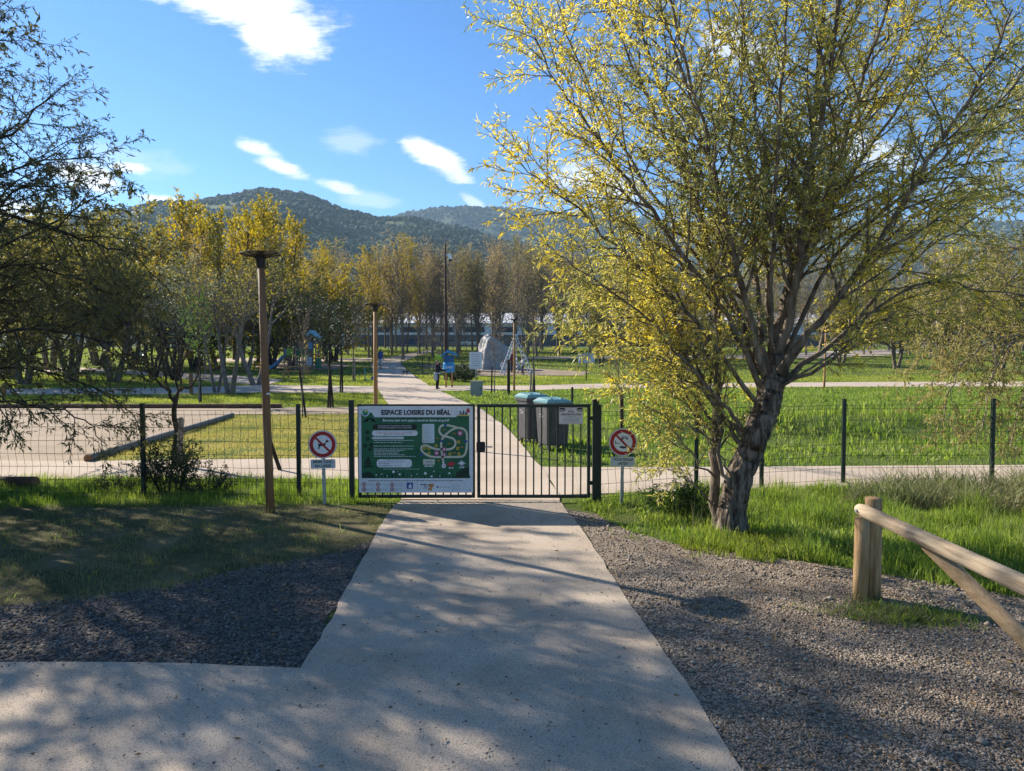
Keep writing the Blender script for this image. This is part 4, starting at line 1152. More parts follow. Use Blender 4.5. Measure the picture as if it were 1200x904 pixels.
# ------------------------------------------------------------------ generic trees
POP = dict(levels=2, nch=[54, 8], ang=[30, 36], ratio=[.30, .42], start=[.10, .15], wander=[.03, .07, .12], trop=[.0, .16, .1], seg=[1.2, .5, .4], leaf=1, ldens=15, lup=.9,
           lalong=.3, ldroop=-.3, taper=.6, rmax=[.03, .01], rmin=.006)
BRN = dict(POP, nch=[36, 11], ang=[34, 44], ratio=[.40, .48], start=[.22, .15], ldens=3.2, lup=.5, rmin=.012, taper=.5, rmax=[.05, .016])
BRD = dict(levels=3, nch=[9, 8, 6], ang=[42, 42, 45], ratio=[.62, .5, .42], start=[.25, .2, .15], wander=[.06, .1, .14, .2], trop=[.05, .08, .05, -.05], seg=[.6, .5, .4, .3], leaf=2, ldens=12,
           lup=.8, lalong=.4, ldroop=-.3, taper=.35, rmax=[.07, .03, .01], rmin=.005)
YNG = dict(levels=2, nch=[16, 6], ang=[38, 42], ratio=[.36, .4], start=[.42, .2], wander=[.03, .1, .14], trop=[.0, .1, .0], seg=[.4, .25, .2], leaf=1, ldens=26, lup=.7, lalong=.4, ldroop=-.2, taper=.35, rmax=[.012, .005], rmin=.003)
BAR = dict(YNG, nch=[18, 7], ldens=1.2, ratio=[.42, .45], rmin=.006, ang=[28, 34])
CYP = dict(levels=2, nch=[90, 5], ang=[28, 35], ratio=[.16, .5], start=[.06, .1], wander=[.02, .05, .1], trop=[0, .4, .2], seg=[1, .4, .3], leaf=1, ldens=26, lup=.9, lalong=.6, ldroop=.2, taper=.75, rmax=[.02, .01], rmin=.006)


def straight(seed, P, h, r, wood, lm, ls, lw, nm, stems=1, splay=0):
    g = Grow(seed, P)
    for k in range(stems):
        a = 6.28 * k / max(stems, 1) + seed
        d = Vector((math.cos(a) * splay, math.sin(a) * splay, 1))
        g.branch(Vector((math.cos(a) * .1 * (stems > 1), math.sin(a) * .1 * (stems > 1), -.1)), d, h * (1 - .12 * (k % 3)), r, 0, rend=r * .12)
    return g.meshes(nm, wood, lm, ls, lw, seed)


K = {}
for v in range(3): K['pop', v] = straight(100 + v, POP, 12, .15, M_bark_d, LM_yel, .15, .13, 'yellow_poplar')
for v in range(5): K['brn', v] = straight(110 + v, dict(BRN, ldens=[6, 10, 8, 3.5, 13][v]), 14, .19, [M_twig, M_twig, M_twig, M_twig, M_twig][v], [LM_brown, LM_brown, LM_olive, LM_brown, LM_yel][v], .16, .11, 'belt_tree')
for v in range(3): K['brd', v] = straight(120 + v, dict(BRD, ldens=17, start=[.27, .15, .1], nch=[11, 8, 6]), 5.2, .13, M_bark, [LM_olive, LM_olive, LM_silver][v], .13, .085, 'bushy_tree', stems=3, splay=.22)
for v in range(2): K['ylw', v] = straight(160 + v, dict(BRD, ldens=20, start=[.16, .15, .1], nch=[11, 8, 6]), 5.4, .14, M_bark_d, LM_yel, .14, .10, 'yellow_bushy_tree', stems=3, splay=.16)
for v in range(2): K['yng', v] = straight(130 + v, YNG, 3.4, .035, M_bark_d, [LM_fresh, LM_ever][v], .08, .035, 'young_tree')
for v in range(3): K['bar', v] = straight(140 + v, BAR, 3.4, .035, M_twig, LM_brown, .07, .04, 'bare_young_tree')
K['cyp', 0] = straight(150, CYP, 9, .14, M_bark_d, LM_ever, .16, .07, 'cypress')
K['multi', 0] = straight(155, dict(BRD, nch=[8, 6, 5], ldens=5, start=[.4, .2, .1]), 4.2, .10, M_bark_d, LM_silver, .13, .08, 'multi_stem', stems=4, splay=.2)
K['fork', 0] = straight(156, dict(BRD, nch=[9, 8, 6], ldens=3, start=[.5, .15, .1]), 5.0, .12, M_twig, LM_olive, .11, .07, 'forked', stems=2, splay=.38)
K['oak', 0] = straight(170, dict(BRD, ldens=34, nch=[10, 8, 6]), 6.0, .2, M_bark_d, LM_dark, .085, .04, 'broad_tree', stems=3, splay=.3)
K['tall', 0] = straight(171, dict(BRD, ldens=36, nch=[18, 9, 7], start=[.56, .2, .15], ang=[58, 42, 45], ratio=[.36, .5, .42]), 9.0, .22, M_bark_d, LM_dark, .09, .04, 'tall_tree')
rs = random.Random(77)


def tree(k, label, px, Yv, h, h0, group=None, rz=None, name='tree', wide=1.0, lean=(0, 0), cat='tree'):
    s = h / h0
    return plant_at(name, label, cat, K[k], on(px, Yv), rs.random() * 6.28 if rz is None else rz, (s * wide, s * wide, s), group, lean)


# trees left of the frame whose shade falls across the entrance
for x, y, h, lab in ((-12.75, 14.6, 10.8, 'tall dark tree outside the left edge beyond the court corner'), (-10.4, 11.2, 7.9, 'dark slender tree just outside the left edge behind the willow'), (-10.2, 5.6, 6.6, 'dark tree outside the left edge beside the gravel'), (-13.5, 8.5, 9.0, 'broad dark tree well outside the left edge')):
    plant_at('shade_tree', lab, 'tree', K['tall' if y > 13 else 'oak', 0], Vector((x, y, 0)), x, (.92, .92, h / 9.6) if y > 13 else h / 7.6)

# olive-brown bushy trees behind the court
for q, (px, Yv, h, v, lab) in enumerate([(-60, 36, 8.5, 0, 'olive-brown bushy tree far left behind the court'), (30, 38, 9.0, 1, 'olive-brown bushy tree under the dark willow boughs'),
                                    (84, 40, 9.6, 0, 'tall olive tree left of the two people on the lawn'), (132, 40, 9.6, 1, 'olive-yellow bushy tree just left of the silvery-leaved trees'),
                                    (10, 45, 10.5, 1, 'dense olive tree behind the far left lawn'), (60, 58, 12.5, 0, 'large olive tree at the back of the left lawn'), (115, 66, 13.5, 1, 'dark olive tree behind the two people')]):
    tree(('brd', v), lab, px, Yv, h, 6.6, 'bushy trees left of the lawn')
tree(('brd', 2), 'silvery-leaved tree with brown patches left of the green sapling', 196, 47, 7.8, 6.6)
tree(('multi', 0), 'low multi-stemmed tree with bent trunks and silvery leaves on the left lawn', 205, 41, 5.4, 5.0, name='multi_stem_tree')
tree(('multi', 0), 'thin multi-stemmed tree beside the wooden bollard', 180, 43, 5.6, 5.0, name='multi_stem_tree')
tree(('fork', 0), 'bare brown tree forking low in a Y shape left of the lamp post', 270, 30.5, 5.6, 5.4, rz=.55, name='forked_tree')
tree(('fork', 0), 'brown leaning tree right beside the lamp post', 300, 37, 6.6, 5.4, rz=2.2, name='forked_tree', lean=(0, R(12)))
tree(('fork', 0), 'thin brown tree left of the Y-shaped trunk', 253, 31.5, 5.0, 5.4, rz=4.0, wide=.7, name='forked_tree')
tree(('brn', 3), 'slim dark trunk on the lawn behind the green sapling', 241, 50, 9.0, 14, wide=.7)
tree(('yng', 0), 'fresh green staked sapling left of the Y-shaped tree', 235, 26.5, 3.7, 3.4, name='young_tree')
tree(('yng', 1), 'dark green young tree with a tied stake, left of the orange post', 387, 24.5, 3.4, 3.4, name='young_tree', wide=1.15)
tree(('yng', 1), 'dark young tree directly behind the left one of the pair', 401, 31.5, 4.0, 3.4, name='young_tree', wide=1.2)
tree(('bar', 0), 'greyish bare young tree on the lawn left of the orange post', 414, 41, 4.6, 3.4, name='bare_young_tree', wide=1.2)
tree(('bar', 1), 'bare thin sapling tied to a stake between the lamp post and the picnic table', 354, 21, 3.1, 3.4, name='bare_young_tree', wide=.7)
tree(('bar', 2), 'bare staked sapling in front of the climbing boulder', 579, 31.5, 2.7, 3.4, name='bare_young_tree')
tree(('bar', 0), 'bare broom-shaped sapling behind the rubbish bins', 624, 25, 3.3, 3.4, name='bare_young_tree', wide=1.1)
tree(('bar', 1), 'bare sapling behind the no motor vehicles sign', 728, 13.6, 2.3, 3.4, name='bare_young_tree', wide=.8)
for px, Yv, h in ((470, 64, 3.4), (489, 70, 3.6), (501, 60, 3.2), (512, 52, 3.6), (531, 57, 4.2), (547, 72, 4.2), (497, 82, 4.6), (540, 88, 5), (455, 88, 5), (561, 84, 4.6)):
    tree(('bar', int(px) % 3), 'small leafless sapling among the thin young trees round the boulder lawn', px, Yv, h, 3.4, 'leafless saplings round the boulder lawn', name='bare_young_tree')
# yellow poplars behind the left lawn
for q, (px, Yv, ty, lab) in enumerate([(212, 62, 240, 'tall yellow poplar, the leftmost and highest of the yellow row'), (236, 66, 262, ''), (262, 60, 262, ''), (285, 64, 255, ''), (303, 70, 268, ''), (322, 62, 250, ''), (340, 68, 262, ''),
                                  (225, 74, 246, ''), (250, 72, 268, ''), (275, 78, 258, ''), (312, 78, 255, ''), (335, 76, 245, ''), (188, 70, 268, ''), (170, 66, 285, '')]):
    z = CZ + (424 - ty) * Yv / F; h = z - float(zt(0, Yv))
    tree(('pop', q % 3), lab or 'tall yellow poplar in the dense row behind the left lawn', px, Yv, h, 12.2, 'yellow poplars in the row behind the left lawn', name='poplar_tree', wide=1.15)
for q, (px, Yv, ty) in enumerate([(200, 56, 330), (228, 55, 345), (258, 58, 340), (290, 56, 335), (318, 60, 340), (344, 62, 345), (365, 66, 330), (392, 74, 335), (155, 60, 330)]):
    z = CZ + (424 - ty) * Yv / F; h = z - float(zt(0, Yv))
    tree([('fork', 0), ('ylw', 0), ('brd', 0)][q % 3], ['bare brown understorey tree below the yellow poplars', 'low yellow-leaved tree in front of the poplars', 'low olive-brown tree among the poplar trunks'][q % 3], px, Yv, h, 5.6,
         ['bare understorey trees', 'low yellow trees', 'low olive trees'][q % 3], wide=1.3)
tree(('cyp', 0), 'dark cypress column behind the playground', 383, 74, 8.6, 9.2, name='cypress_tree', wide=1.3)
tree(('cyp', 0), 'second dark cypress just left of the playground tower roof', 352, 82, 7.6, 9.2, name='cypress_tree', wide=1.4)
# the belt of thin trees at the back of the park
hb = []
px = 348
while px < 1230:
    for row in range(2):
        Yv = (84, 102)[row] + rs.uniform(-7, 9); p_ = px + rs.uniform(-9, 9) + row * 9
        ty = 305 + rs.uniform(-14, 22) + (10 if 400 < p_ < 440 else 0)
        if 640 < p_: ty += rs.uniform(0, 30)
        z = CZ + (424 - ty) * Yv / F; h = z - float(zt(0, Yv)); v = rs.choice([0, 1, 2, 3, 3, 0, 1])
        if 350 < p_ < 500 and rs.random() < .4: v = 4
        tree(('brn', v), ['slim russet tree with brown leaves in the belt at the back of the park', 'brown-leaved tree with a full crown in the belt at the back of the park', 'olive-tinged slim tree in the belt at the back of the park',
                          'nearly leafless slim tree in the belt at the back of the park', 'slim tree with a yellow crown in the belt at the back of the park'][v], p_, Yv, h, 14.2,
             ['russet trees of the back belt', 'full brown trees of the back belt', 'olive trees of the back belt', 'leafless trees of the back belt', 'yellow trees of the back belt'][v], name='belt_tree', wide=1.0)
    px += 11 if px < 660 else 20
for q, (px, Yv, h) in enumerate([(705, 64, 6.5), (760, 72, 7), (820, 62, 6), (985, 66, 7), (1050, 60, 7.5), (1110, 55, 7), (1170, 50, 7.5), (880, 74, 7)]):
    tree(('brd', q % 2), 'dark bushy tree half hidden behind the large willow', px, Yv, h, 6.6, 'bushy trees behind the willow', wide=1.1)

# stakes beside the saplings
for px, Yv, hh, lean, lab in ((384, 24.4, 1.5, 3, 'dark wooden stake leaning on the young tree left of the orange post'), (390, 24.6, 1.3, -4, 'short dark stake on the right of the same young tree'), (398.5, 31.4, 1.6, 2, 'dark stake beside the second young tree of the pair'),
                              (358, 21.1, 1.5, -7, 'slanting stake by the bare sapling near the lamp post'), (576, 31.4, 1.2, 1, 'stake left of the bare sapling before the boulder'), (596, 30.5, 1.55, 0, 'thick dark green stake between the boulder and the slim lamp post'),
                              (621, 24.8, 1.3, 2, 'pale stake left of the broom-shaped sapling'), (627, 25.1, 1.5, -2, 'dark stake right of the broom-shaped sapling'), (670, 19.5, 1.0, 1, 'lone grey stake above the surveillance notice'), (729, 13.5, 1.3, 0, 'brown stake with a white tip behind the no motor vehicles sign'),
                              (233, 26.4, 1.3, 0, 'thin pale stake by the fresh green sapling'), (416, 41.2, 1.3, 0, 'pale stake by the greyish bare tree'), (495, 52, 1.3, 0, 'dark tree stake by the main path, left of the tall mast'), (503, 55, 1.2, 0, 'dark tree stake next to the cyclist'), (327, 11.5, .62, -18, 'short tilted stake just right of the lamp post')):
    t = thing('tree_stake', lab, 'stake', on(px, Yv)); t.rotation_euler = (0, R(lean), 0)
    MB().tube([(0, 0, -.1), (0, 0, hh * .95), (0, 0, hh)], [.035 if 'thick' not in lab else .07, .033 if 'thick' not in lab else .065, .028], 8).build('stake', M_bark_d if 'pale' not in lab else M_wood_g, t)

# dark sapling with its stake and a shrub behind the left fence
g = Grow(61, dict(YNG, nch=[5, 5], ldens=1.5, levels=2, rmin=.0035))
sb = on(204, 12.0)
g.limb([(0, 0, -.1), (.02, 0, .5), (-.01, 0, 1.15)], .052, .042, n=8, nch=0)
for pts in ([(-.01, 0, 1.12), (-.14, .05, 1.35), (-.2, .05, 1.8), (-.28, .1, 2.3)], [(0, 0, 1.12), (.13, -.05, 1.33), (.16, -.05, 1.7), (.3, 0, 2.2)], [(0, 0, 1.1), (.02, .1, 1.6), (.0, .12, 2.4)], [(-.1, .03, 1.3), (-.35, 0, 1.5), (-.55, 0, 1.75)], [(.1, 0, 1.3), (.3, .1, 1.45), (.45, .1, 1.9)]):
    g.limb(pts, .03, .006, n=8, sides=6, nch=5)
plant_at('bare_sapling', 'dark bare sapling branching like a candelabra behind the left fence', 'tree', g.meshes('candelabra', M_bark_d, LM_olive, .06, .02, 3), sb)
t = thing('tree_stake', 'grey stake leaning against the dark bare sapling behind the left fence', 'stake', on(208.5, 11.9)); t.rotation_euler = (0, R(3), 0)
MB().tube([(0, 0, -.1), (0, 0, .8), (0, 0, .84)], [.05, .046, .04], 10).build('stake', M_wood_g, t)


def shrub(seed, h, n, lm, ls, lw, spread=.6, ld=60):
    P = dict(levels=2, nch=[9, 5], ang=[40, 45], ratio=[.55, .5], start=[.15, .1], wander=[.12, .16, .2], trop=[.0, .0, -.1], seg=[.15, .1, .08], leaf=0, ldens=ld, lup=.8, lalong=.3, ldroop=0, taper=.3, rmax=[.006, .003], rmin=.0018)
    g = Grow(seed, P)
    for k in range(n):
        a = k * 2.4; s = spread * g.r.uniform(.2, 1)
        g.branch(Vector((math.cos(a) * .12, math.sin(a) * .1, -.02)), Vector((math.cos(a) * s, math.sin(a) * s, 1)), h * g.r.uniform(.6, 1.1), .009, 0)
    return g.meshes('shrub', M_bark_d, lm, ls, lw, seed)


sh1 = shrub(71, .62, 14, LM_shrub, .032, .016, .6, 50)
plant_at('shrub', 'dark leafy shrub growing through the left fence beside its post', 'shrub', sh1, on(196, 9.6))
sh2 = shrub(72, .4, 9, LM_shrub, .03, .018, 1.4, 30)
plant_at('shrub', 'straggly low shrub at the foot of the left fence, right of the dark one', 'shrub', sh2, on(240, 9.5))
plant_at('shrub', 'straggly low shrub at the foot of the left fence, left of the post', 'shrub', sh2, on(135, 9.6), 2, .7)
sh3 = shrub(73, .36, 12, LM_fresh, .045, .014, .8, 40)
plant_at('shrub', 'leafy green weed clump between the right sign and the willow trunk', 'shrub', sh3, on(790, 8.2))
plant_at('shrub', 'small leafy weed clump behind the slim willow stem', 'shrub', sh3, on(822, 8.0), 2, .8)
# ------------------------------------------------------------------ things in the park
# book box
t = thing('book_box', 'bright blue book exchange box on two wooden legs by the main path', 'book box', on(526, 35.2), R(6))
o_ = MB(); 
for x in (-.14, .16): MB().box((x, 0, .5), (.09, .09, 1.04), bev=.01).build('leg', M_wood_o, t)
M_bb = pm('book_box_blue', (.02, .22, .50), .45)
MB().tube([(0, 0, .78), (0, 0, .82), (0, 0, 1.2), (0, 0, 1.28)], [.22, .29, .29, .27], 20).build('round_box', M_bb, t)
f = MB(); f.box((0, 0, 1.47), (.5, .34, .36), bev=.01); f.build('upper_box', pm('book_box_dark', (.012, .10, .25), .5), t)
r_ = MB(); r_.prism([(-.40, 1.62), (-.06, 1.92), (.44, 1.70), (.44, 1.60), (-.06, 1.78), (-.40, 1.54)], -.28, .28); r_.build('roof', M_bb, t)
tx = MB(); put_text(tx, 'LIVRES', 0, 1.03, -.296, .14, .34, bold=.003); tx.build('lettering', M_pw, t)
# electrical cabinet
t = thing('electrical_cabinet', 'plain grey-green electrical cabinet beside the right path', 'cabinet', on(558.5, 29.8), R(-4))
MB().box((0, 0, .31), (.50, .3, .62), bev=.012).build('body', mat('cabinet_grey_green', (.25, .29, .25), rough=.6), t)
MB().box((0, 0, .635), (.54, .34, .035), bev=.008).build('lid', pm('cabinet_cap', (.42, .42, .36), .6), t)
d_ = MB(); d_.box((0, -.152, .30), (.44, .01, .54), bev=.003); d_ = d_.build('door', pm('cabinet_door', (.24, .28, .24), .55), t)
MB().box((.17, -.162, .33), (.03, .02, .08), bev=.004).build('handle', M_black, d_)
# white notice on post
t = thing('notice_board', 'small white notice panel on a thin post behind the electrical cabinet', 'sign', on(557.5, 40))
MB().box((0, .02, .7), (.05, .05, 1.4)).build('post', M_galv, t)
MB().box((0, -.01, 1.25), (.72, .03, .98), bev=.005).build('panel', pm('notice_panel', (.62, .63, .68), .4), t)
b_ = MB()
for q in range(6): b_.box((0, -.0275, 1.6 - q * .13), (.5 - .06 * (q % 3), .004, .03))
b_.build('print', M_gry, t)
t = thing('notice_board', 'small bluish information panel on a post in the far meadow, left of the willow leaves', 'sign', on(687, 42))
MB().box((0, .02, .6), (.06, .05, 1.2)).build('post', M_black, t)
MB().box((0, -.01, 1.35), (1.0, .04, .62), bev=.005).build('panel', pm('bluish_panel', (.40, .47, .56), .4), t)
# lighting mast
t = thing('camera_mast', 'tall slender red-brown mast with a camera near its top, right of the main path', 'mast', on(522.5, 42))
MB().tube([(0, 0, -.2), (0, 0, 2.5), (0, 0, 8.2)], [.125, .10, .045], 14).build('mast', mat('corten_red_brown', (.055, .022, .018), rough=.7), t)
hd = MB(); hd.tube([(0, 0, 7.45), (.16, -.02, 7.55), (.25, -.05, 7.42)], .03, 8); a_ = hd.build('bracket', M_pw, t)
MB().tube([(.20, -.05, 7.52), (.26, -.06, 7.40), (.29, -.08, 7.22)], [.11, .12, .10], 14).build('camera_dome', M_white, a_)
MB().ball((.29, -.08, 7.16), .1, (1, 1, .8)).build('lens', M_black, a_)
# boulder
rsn = np.random.RandomState(5)
bm = bmesh.new(); bmesh.ops.create_icosphere(bm, subdivisions=6, radius=1)
CO = np.array([v.co[:] for v in bm.verts]); bm.verts.index_update(); BF = np.array([[v.index for v in f_.verts] for f_ in bm.faces]); bm.free()
# support planes of a split block: smooth cut face to the right front, rough face to the left
pl = [((.38, -1, .06), .80), ((-.92, -.50, .26), 1.22), ((-.75, .5, .35), 1.9), ((.42, -.1, .9), 1.78), ((.9, .1, .62), 2.2), ((-.35, -.3, .95), 2.02), ((0, 1, .25), .95), ((-.8, -.5, .8), 1.95), ((1, -.2, .15), 2.7)]
acc_ = np.zeros(len(CO)); rr_ = np.full(len(CO), 9.0); idx = np.zeros(len(CO), int)
for q, (nv, dd) in enumerate(pl):
    nv = np.array(nv) / np.linalg.norm(nv); c_ = CO @ nv
    v_ = np.where(c_ > .02, dd / np.maximum(c_, .02), 9); idx = np.where(v_ < rr_, q, idx); rr_ = np.minimum(rr_, v_); acc_ += np.exp(-7.0 * v_)
rr_ = np.minimum(-np.log(acc_) / 7.0, 3.2) + .06


def n3(P, s, seed):
    r = np.random.RandomState(seed); v = 0
    for k in range(7):
        d = r.normal(size=3); d /= np.linalg.norm(d); v = v + np.sin(P @ d / s * 6.28 * (.6 + 1.2 * r.rand()) + r.rand() * 6.28)
    return v / 7


rough = np.where((idx == 0) | (idx == 3) | (idx == 8), .26, 1.0)
PB = CO * rr_[:, None]
# the left flank, coloured pale as sunlit, is broken by horizontal folds and hollows, like a weathered cliff
fold = .22 * n3(PB * np.array([1, 1, 1.0]), 1.1, 1) + .20 * np.abs(n3(PB * np.array([1, 1, 1.6]), .55, 2)) + .08 * n3(PB, .22, 3) + .05 * n3(PB, .1, 4)
PB = PB * (1 + (fold * rough * .75)[:, None] / np.maximum(rr_, 1)[:, None])
PB[:, 2] = np.maximum(PB[:, 2], -.3)
M_rock_lit = mat('limestone_sunlit_side', [(.30, .285, .26), (.48, .455, .42), (.60, .57, .53)], scale=2.2, rough=.95, bump=1.4, bscale=6)  # rough side: sunlight put into the colour, paler than the cut face
M_rock_shade = mat('cut_rock_shaded_side', [(.20, .205, .21), (.27, .27, .275), (.33, .33, .33)], scale=1.5, rough=.9, bump=.5, bscale=5)  # smooth cut side: its shade put into the colour as a darker grey
t = thing('climbing_boulder', 'large artificial climbing boulder, rough side tinted pale as sunlit, smooth side grey as shaded', 'boulder', on(577, 58) + Vector((0, .6, .0)))
fi = idx[BF].min(1); isc = np.isin(idx[BF], (0, 3, 8)).sum(1) >= 2
PB[:, 2] += .25; sc_ = np.array([.86, .9, 1.2])
mb = MB(); mb.add(PB * sc_, BF[~isc], 0); mb.F.append((BF[isc], 1))
ob = mb.build('rock', [M_rock_lit, M_rock_shade], t, smooth=True)
MB().ball((-.55, .1, 2.8), .14, (1, .8, .8), 2).build('climbing_hold', M_gry, t)
# climbing A-frame
t = thing('climbing_pyramid', 'pale metal A-shaped climbing frame with rungs beside the boulder', 'climbing frame', on(604, 49))
Mw = pm('frame_pale_metal', (.52, .54, .58), .45)
ap = Vector((0, 0, 2.75))
for k, (x, y, rg) in enumerate(((-.95, -.5, 1), (1.15, -.3, 0), (.1, 1.5, 0))):
    ft_ = Vector((x, y, -.05)); l_ = MB(); w_ = Vector((.15, .05, 0)) if k < 2 else Vector((.1, 0, 0))
    l_.tube([ft_ - w_, ap - w_ * .4], .04, 8); l_.tube([ft_ + w_, ap + w_ * .4], .04, 8)
    for q in range(9):
        c_ = ft_.lerp(ap, (q + .7) / 10); c2 = ft_.lerp(ap, (q + 1.5) / 10); l_.tube([c_ - w_ * .9, c2 + w_ * .9], .024, 6)
    l_.build('lattice_leg', Mw if k < 2 else M_galv, t)
MB().ball(ap, .17, (1, 1, .7), 2).build('cap', Mw, t)
ne = MB()
for q in range(1, 5):
    f_ = q / 6.5
    b_, c_, d_ = [Vector(p_).lerp(ap, f_) for p_ in ((1.15, -.3, 0), (.1, 1.5, 0), (-.95, -.5, 0))]
    for u_, v_ in ((b_, c_), (c_, d_)): ne.tube([u_, v_], .012, 5)
ne.build('rope_net', M_black, t)
# playground structure
t = thing('play_structure', 'wooden play structure with a blue slide, green net and blue-roofed tower', 'playground', on(347, 58), 0)
Mp = pm('play_blue', (.10, .27, .50), .4); Mg = pm('play_green', (.02, .13, .07), .5); Ml = pm('play_lime', (.22, .36, .05), .5)
for x, y, h_ in ((-.85, -.4, 1.9), (-.85, .6, 1.9), (.1, -.4, 2.0), (.1, .6, 2.0), (1.15, -.4, 2.7), (1.15, .6, 2.7), (1.75, -.4, 2.7), (1.75, .6, 2.7)):
    MB().tube([(x, y, -.1), (x, y, h_)], .055, 8).build('post', M_wood_g, t)
for x0, x1, z in ((-.9, .15, 1.0), (1.1, 1.8, 1.3)):
    MB().box(((x0 + x1) / 2, .1, z), (x1 - x0, 1.1, .08), bev=.01).build('platform', M_wood_o, t)
s_ = MB(); pr = [(-.9, 1.05), (-1.1, .98), (-1.55, .5), (-1.95, .18), (-2.2, .15)]
V_ = [(x, y, z) for x, z in pr for y in (-.3, .3)]
s_.add(V_, [(2 * q, 2 * q + 1, 2 * q + 3, 2 * q + 2) for q in range(4)])
for y in (-.31, .31): s_.add([(x, y + e, z + h_) for x, z in pr for h_ in (-.04, .2) for e in (-.02, .02)], [f_ for q in range(4) for f_ in ((4 * q, 4 * q + 4, 4 * q + 6, 4 * q + 2), (4 * q + 1, 4 * q + 3, 4 * q + 7, 4 * q + 5), (4 * q + 2, 4 * q + 6, 4 * q + 7, 4 * q + 3))])
s_.build('slide', Mp, t)
MB().box((-.9, .1, 1.45), (.05, .9, .55), bev=.02).build('side_panel', Mp, t)
MB().box((-.35, -.42, 1.5), (.6, .05, .6), bev=.02).build('side_panel', Ml, t)
n_ = MB()
for q in range(7): n_.tube([(.1 + q * .16, -.4, .25), (.1 + q * .16, -.4, 1.75)], .028, 5)
for q in range(6): n_.tube([(.08, -.4, .35 + q * .28), (1.15, -.4, .35 + q * .28)], .028, 5)
n_.build('climbing_net', Mg, t)
MB().box((.62, -.38, 1.5), (.9, .04, .5), bev=.02).build('side_panel', Mg, t)
rf = MB(); rf.prism([(1.0, 2.95), (1.35, 3.3), (2.0, 2.75), (1.95, 2.6), (1.35, 3.05), (1.05, 2.8)], -.55, .7); rf.build('roof', pm('play_roof', (.18, .42, .58), .4), t)
MB().box((1.3, -.42, 2.0), (.42, .04, .6), bev=.02).build('side_panel', Mp, t)
MB().tube([(1.95, -.4, .15), (1.95, -.4, 1.0)], [.26, .26], 16).build('barrel', Mg, t)
MB().box((1.2, -.42, .75), (.5, .05, .7), bev=.02).build('side_panel', pm('play_pale', (.45, .5, .55), .5), t)
# picnic table
t = thing('picnic_table', 'brown wooden picnic table with attached benches on the lawn', 'picnic table', on(347, 44.5), R(3))
tp_ = MB()
for q in range(4): tp_.box((0, -.27 + q * .18, .74), (1.8, .16, .045), bev=.006)
tp_.build('tabletop', M_wood, t)
for y in (-.68, .68):
    b_ = MB()
    for q in (-.07, .07): b_.box((0, y + q, .45), (1.8, .13, .045), bev=.006)
    b_.build('bench', M_wood, t)
for x in (-.62, .62):
    l_ = MB(); l_.tube([(x, -.62, 0), (x, -.25, .72)], .05, 6); l_.build('leg', M_wood, t)
    l_ = MB(); l_.tube([(x, .62, 0), (x, .25, .72)], .05, 6); l_.build('leg', M_wood, t)
    MB().box((x, 0, .40), (.06, 1.5, .09)).build('crossbeam', M_wood, t)
# kick scooter lying on the verge
t = thing('kick_scooter', 'child\'s teal kick scooter left on the grass edge of the main path', 'scooter', on(432, 41), R(15))
Mt = pm('scooter_teal', (.02, .26, .34), .4)
MB().box((.1, 0, .10), (.55, .12, .04), bev=.01).build('deck', Mt, t)
MB().tube([(-.17, 0, .08), (-.2, 0, .4), (-.22, 0, .78)], .025, 8).build('steering_tube', Mt, t)
MB().tube([(-.22, -.2, .78), (-.22, .2, .78)], .022, 8).build('handlebar', M_black, t)
for x in (-.2, .4): MB().tube([(x, -.02, .08), (x, .02, .08)], .08, 14).build('wheel', M_black, t)
MB().box((.26, 0, .21), (.26, .2, .2), bev=.05).build('bag', M_blu, t)
# long white building behind the trees, parked cars in front
t = thing('building', 'long low white building with a dark window band behind the back belt of trees', 'building', on(600, 150))
Mwall = mat('white_render', [(.66, .66, .64), (.74, .74, .72), (.80, .80, .79)], scale=.3, rough=.9)
bz0 = -.3
MB().box((8, 3, 3.5), (118, 12, 2.2)).build('wall', Mwall, t)
MB().box((8, 3.05, 1.1), (117.6, 11.9, 2.8)).build('plinth', mat('grey_brown_plinth', (.12, .11, .10), scale=.5, rough=.9), t)
MB().add([(x, y, z) for x in (-52, 68) for y, z in ((-3.6, 4.6), (-3.6, 4.9), (10.5, 7.9), (10.5, 7.6))], [[3, 2, 1, 0], [4, 5, 6, 7], [0, 1, 5, 4], [1, 2, 6, 5], [2, 3, 7, 6], [3, 0, 4, 7]]).build('roof', mat('white_roof', [(.62, .62, .60), (.72, .72, .70)], scale=.2, rough=.7), t)
for q in range(18):
    f_ = MB().box((-47 + q * 6.5, -3.02, 3.5), (4.6, .12, 1.2)).build('window', M_gry, t)
    MB().box((-47 + q * 6.5, -3.09, 3.5), (4.3, .06, 1.0)).build('pane', pm('dark_glass', (.03, .045, .06), .1), f_)


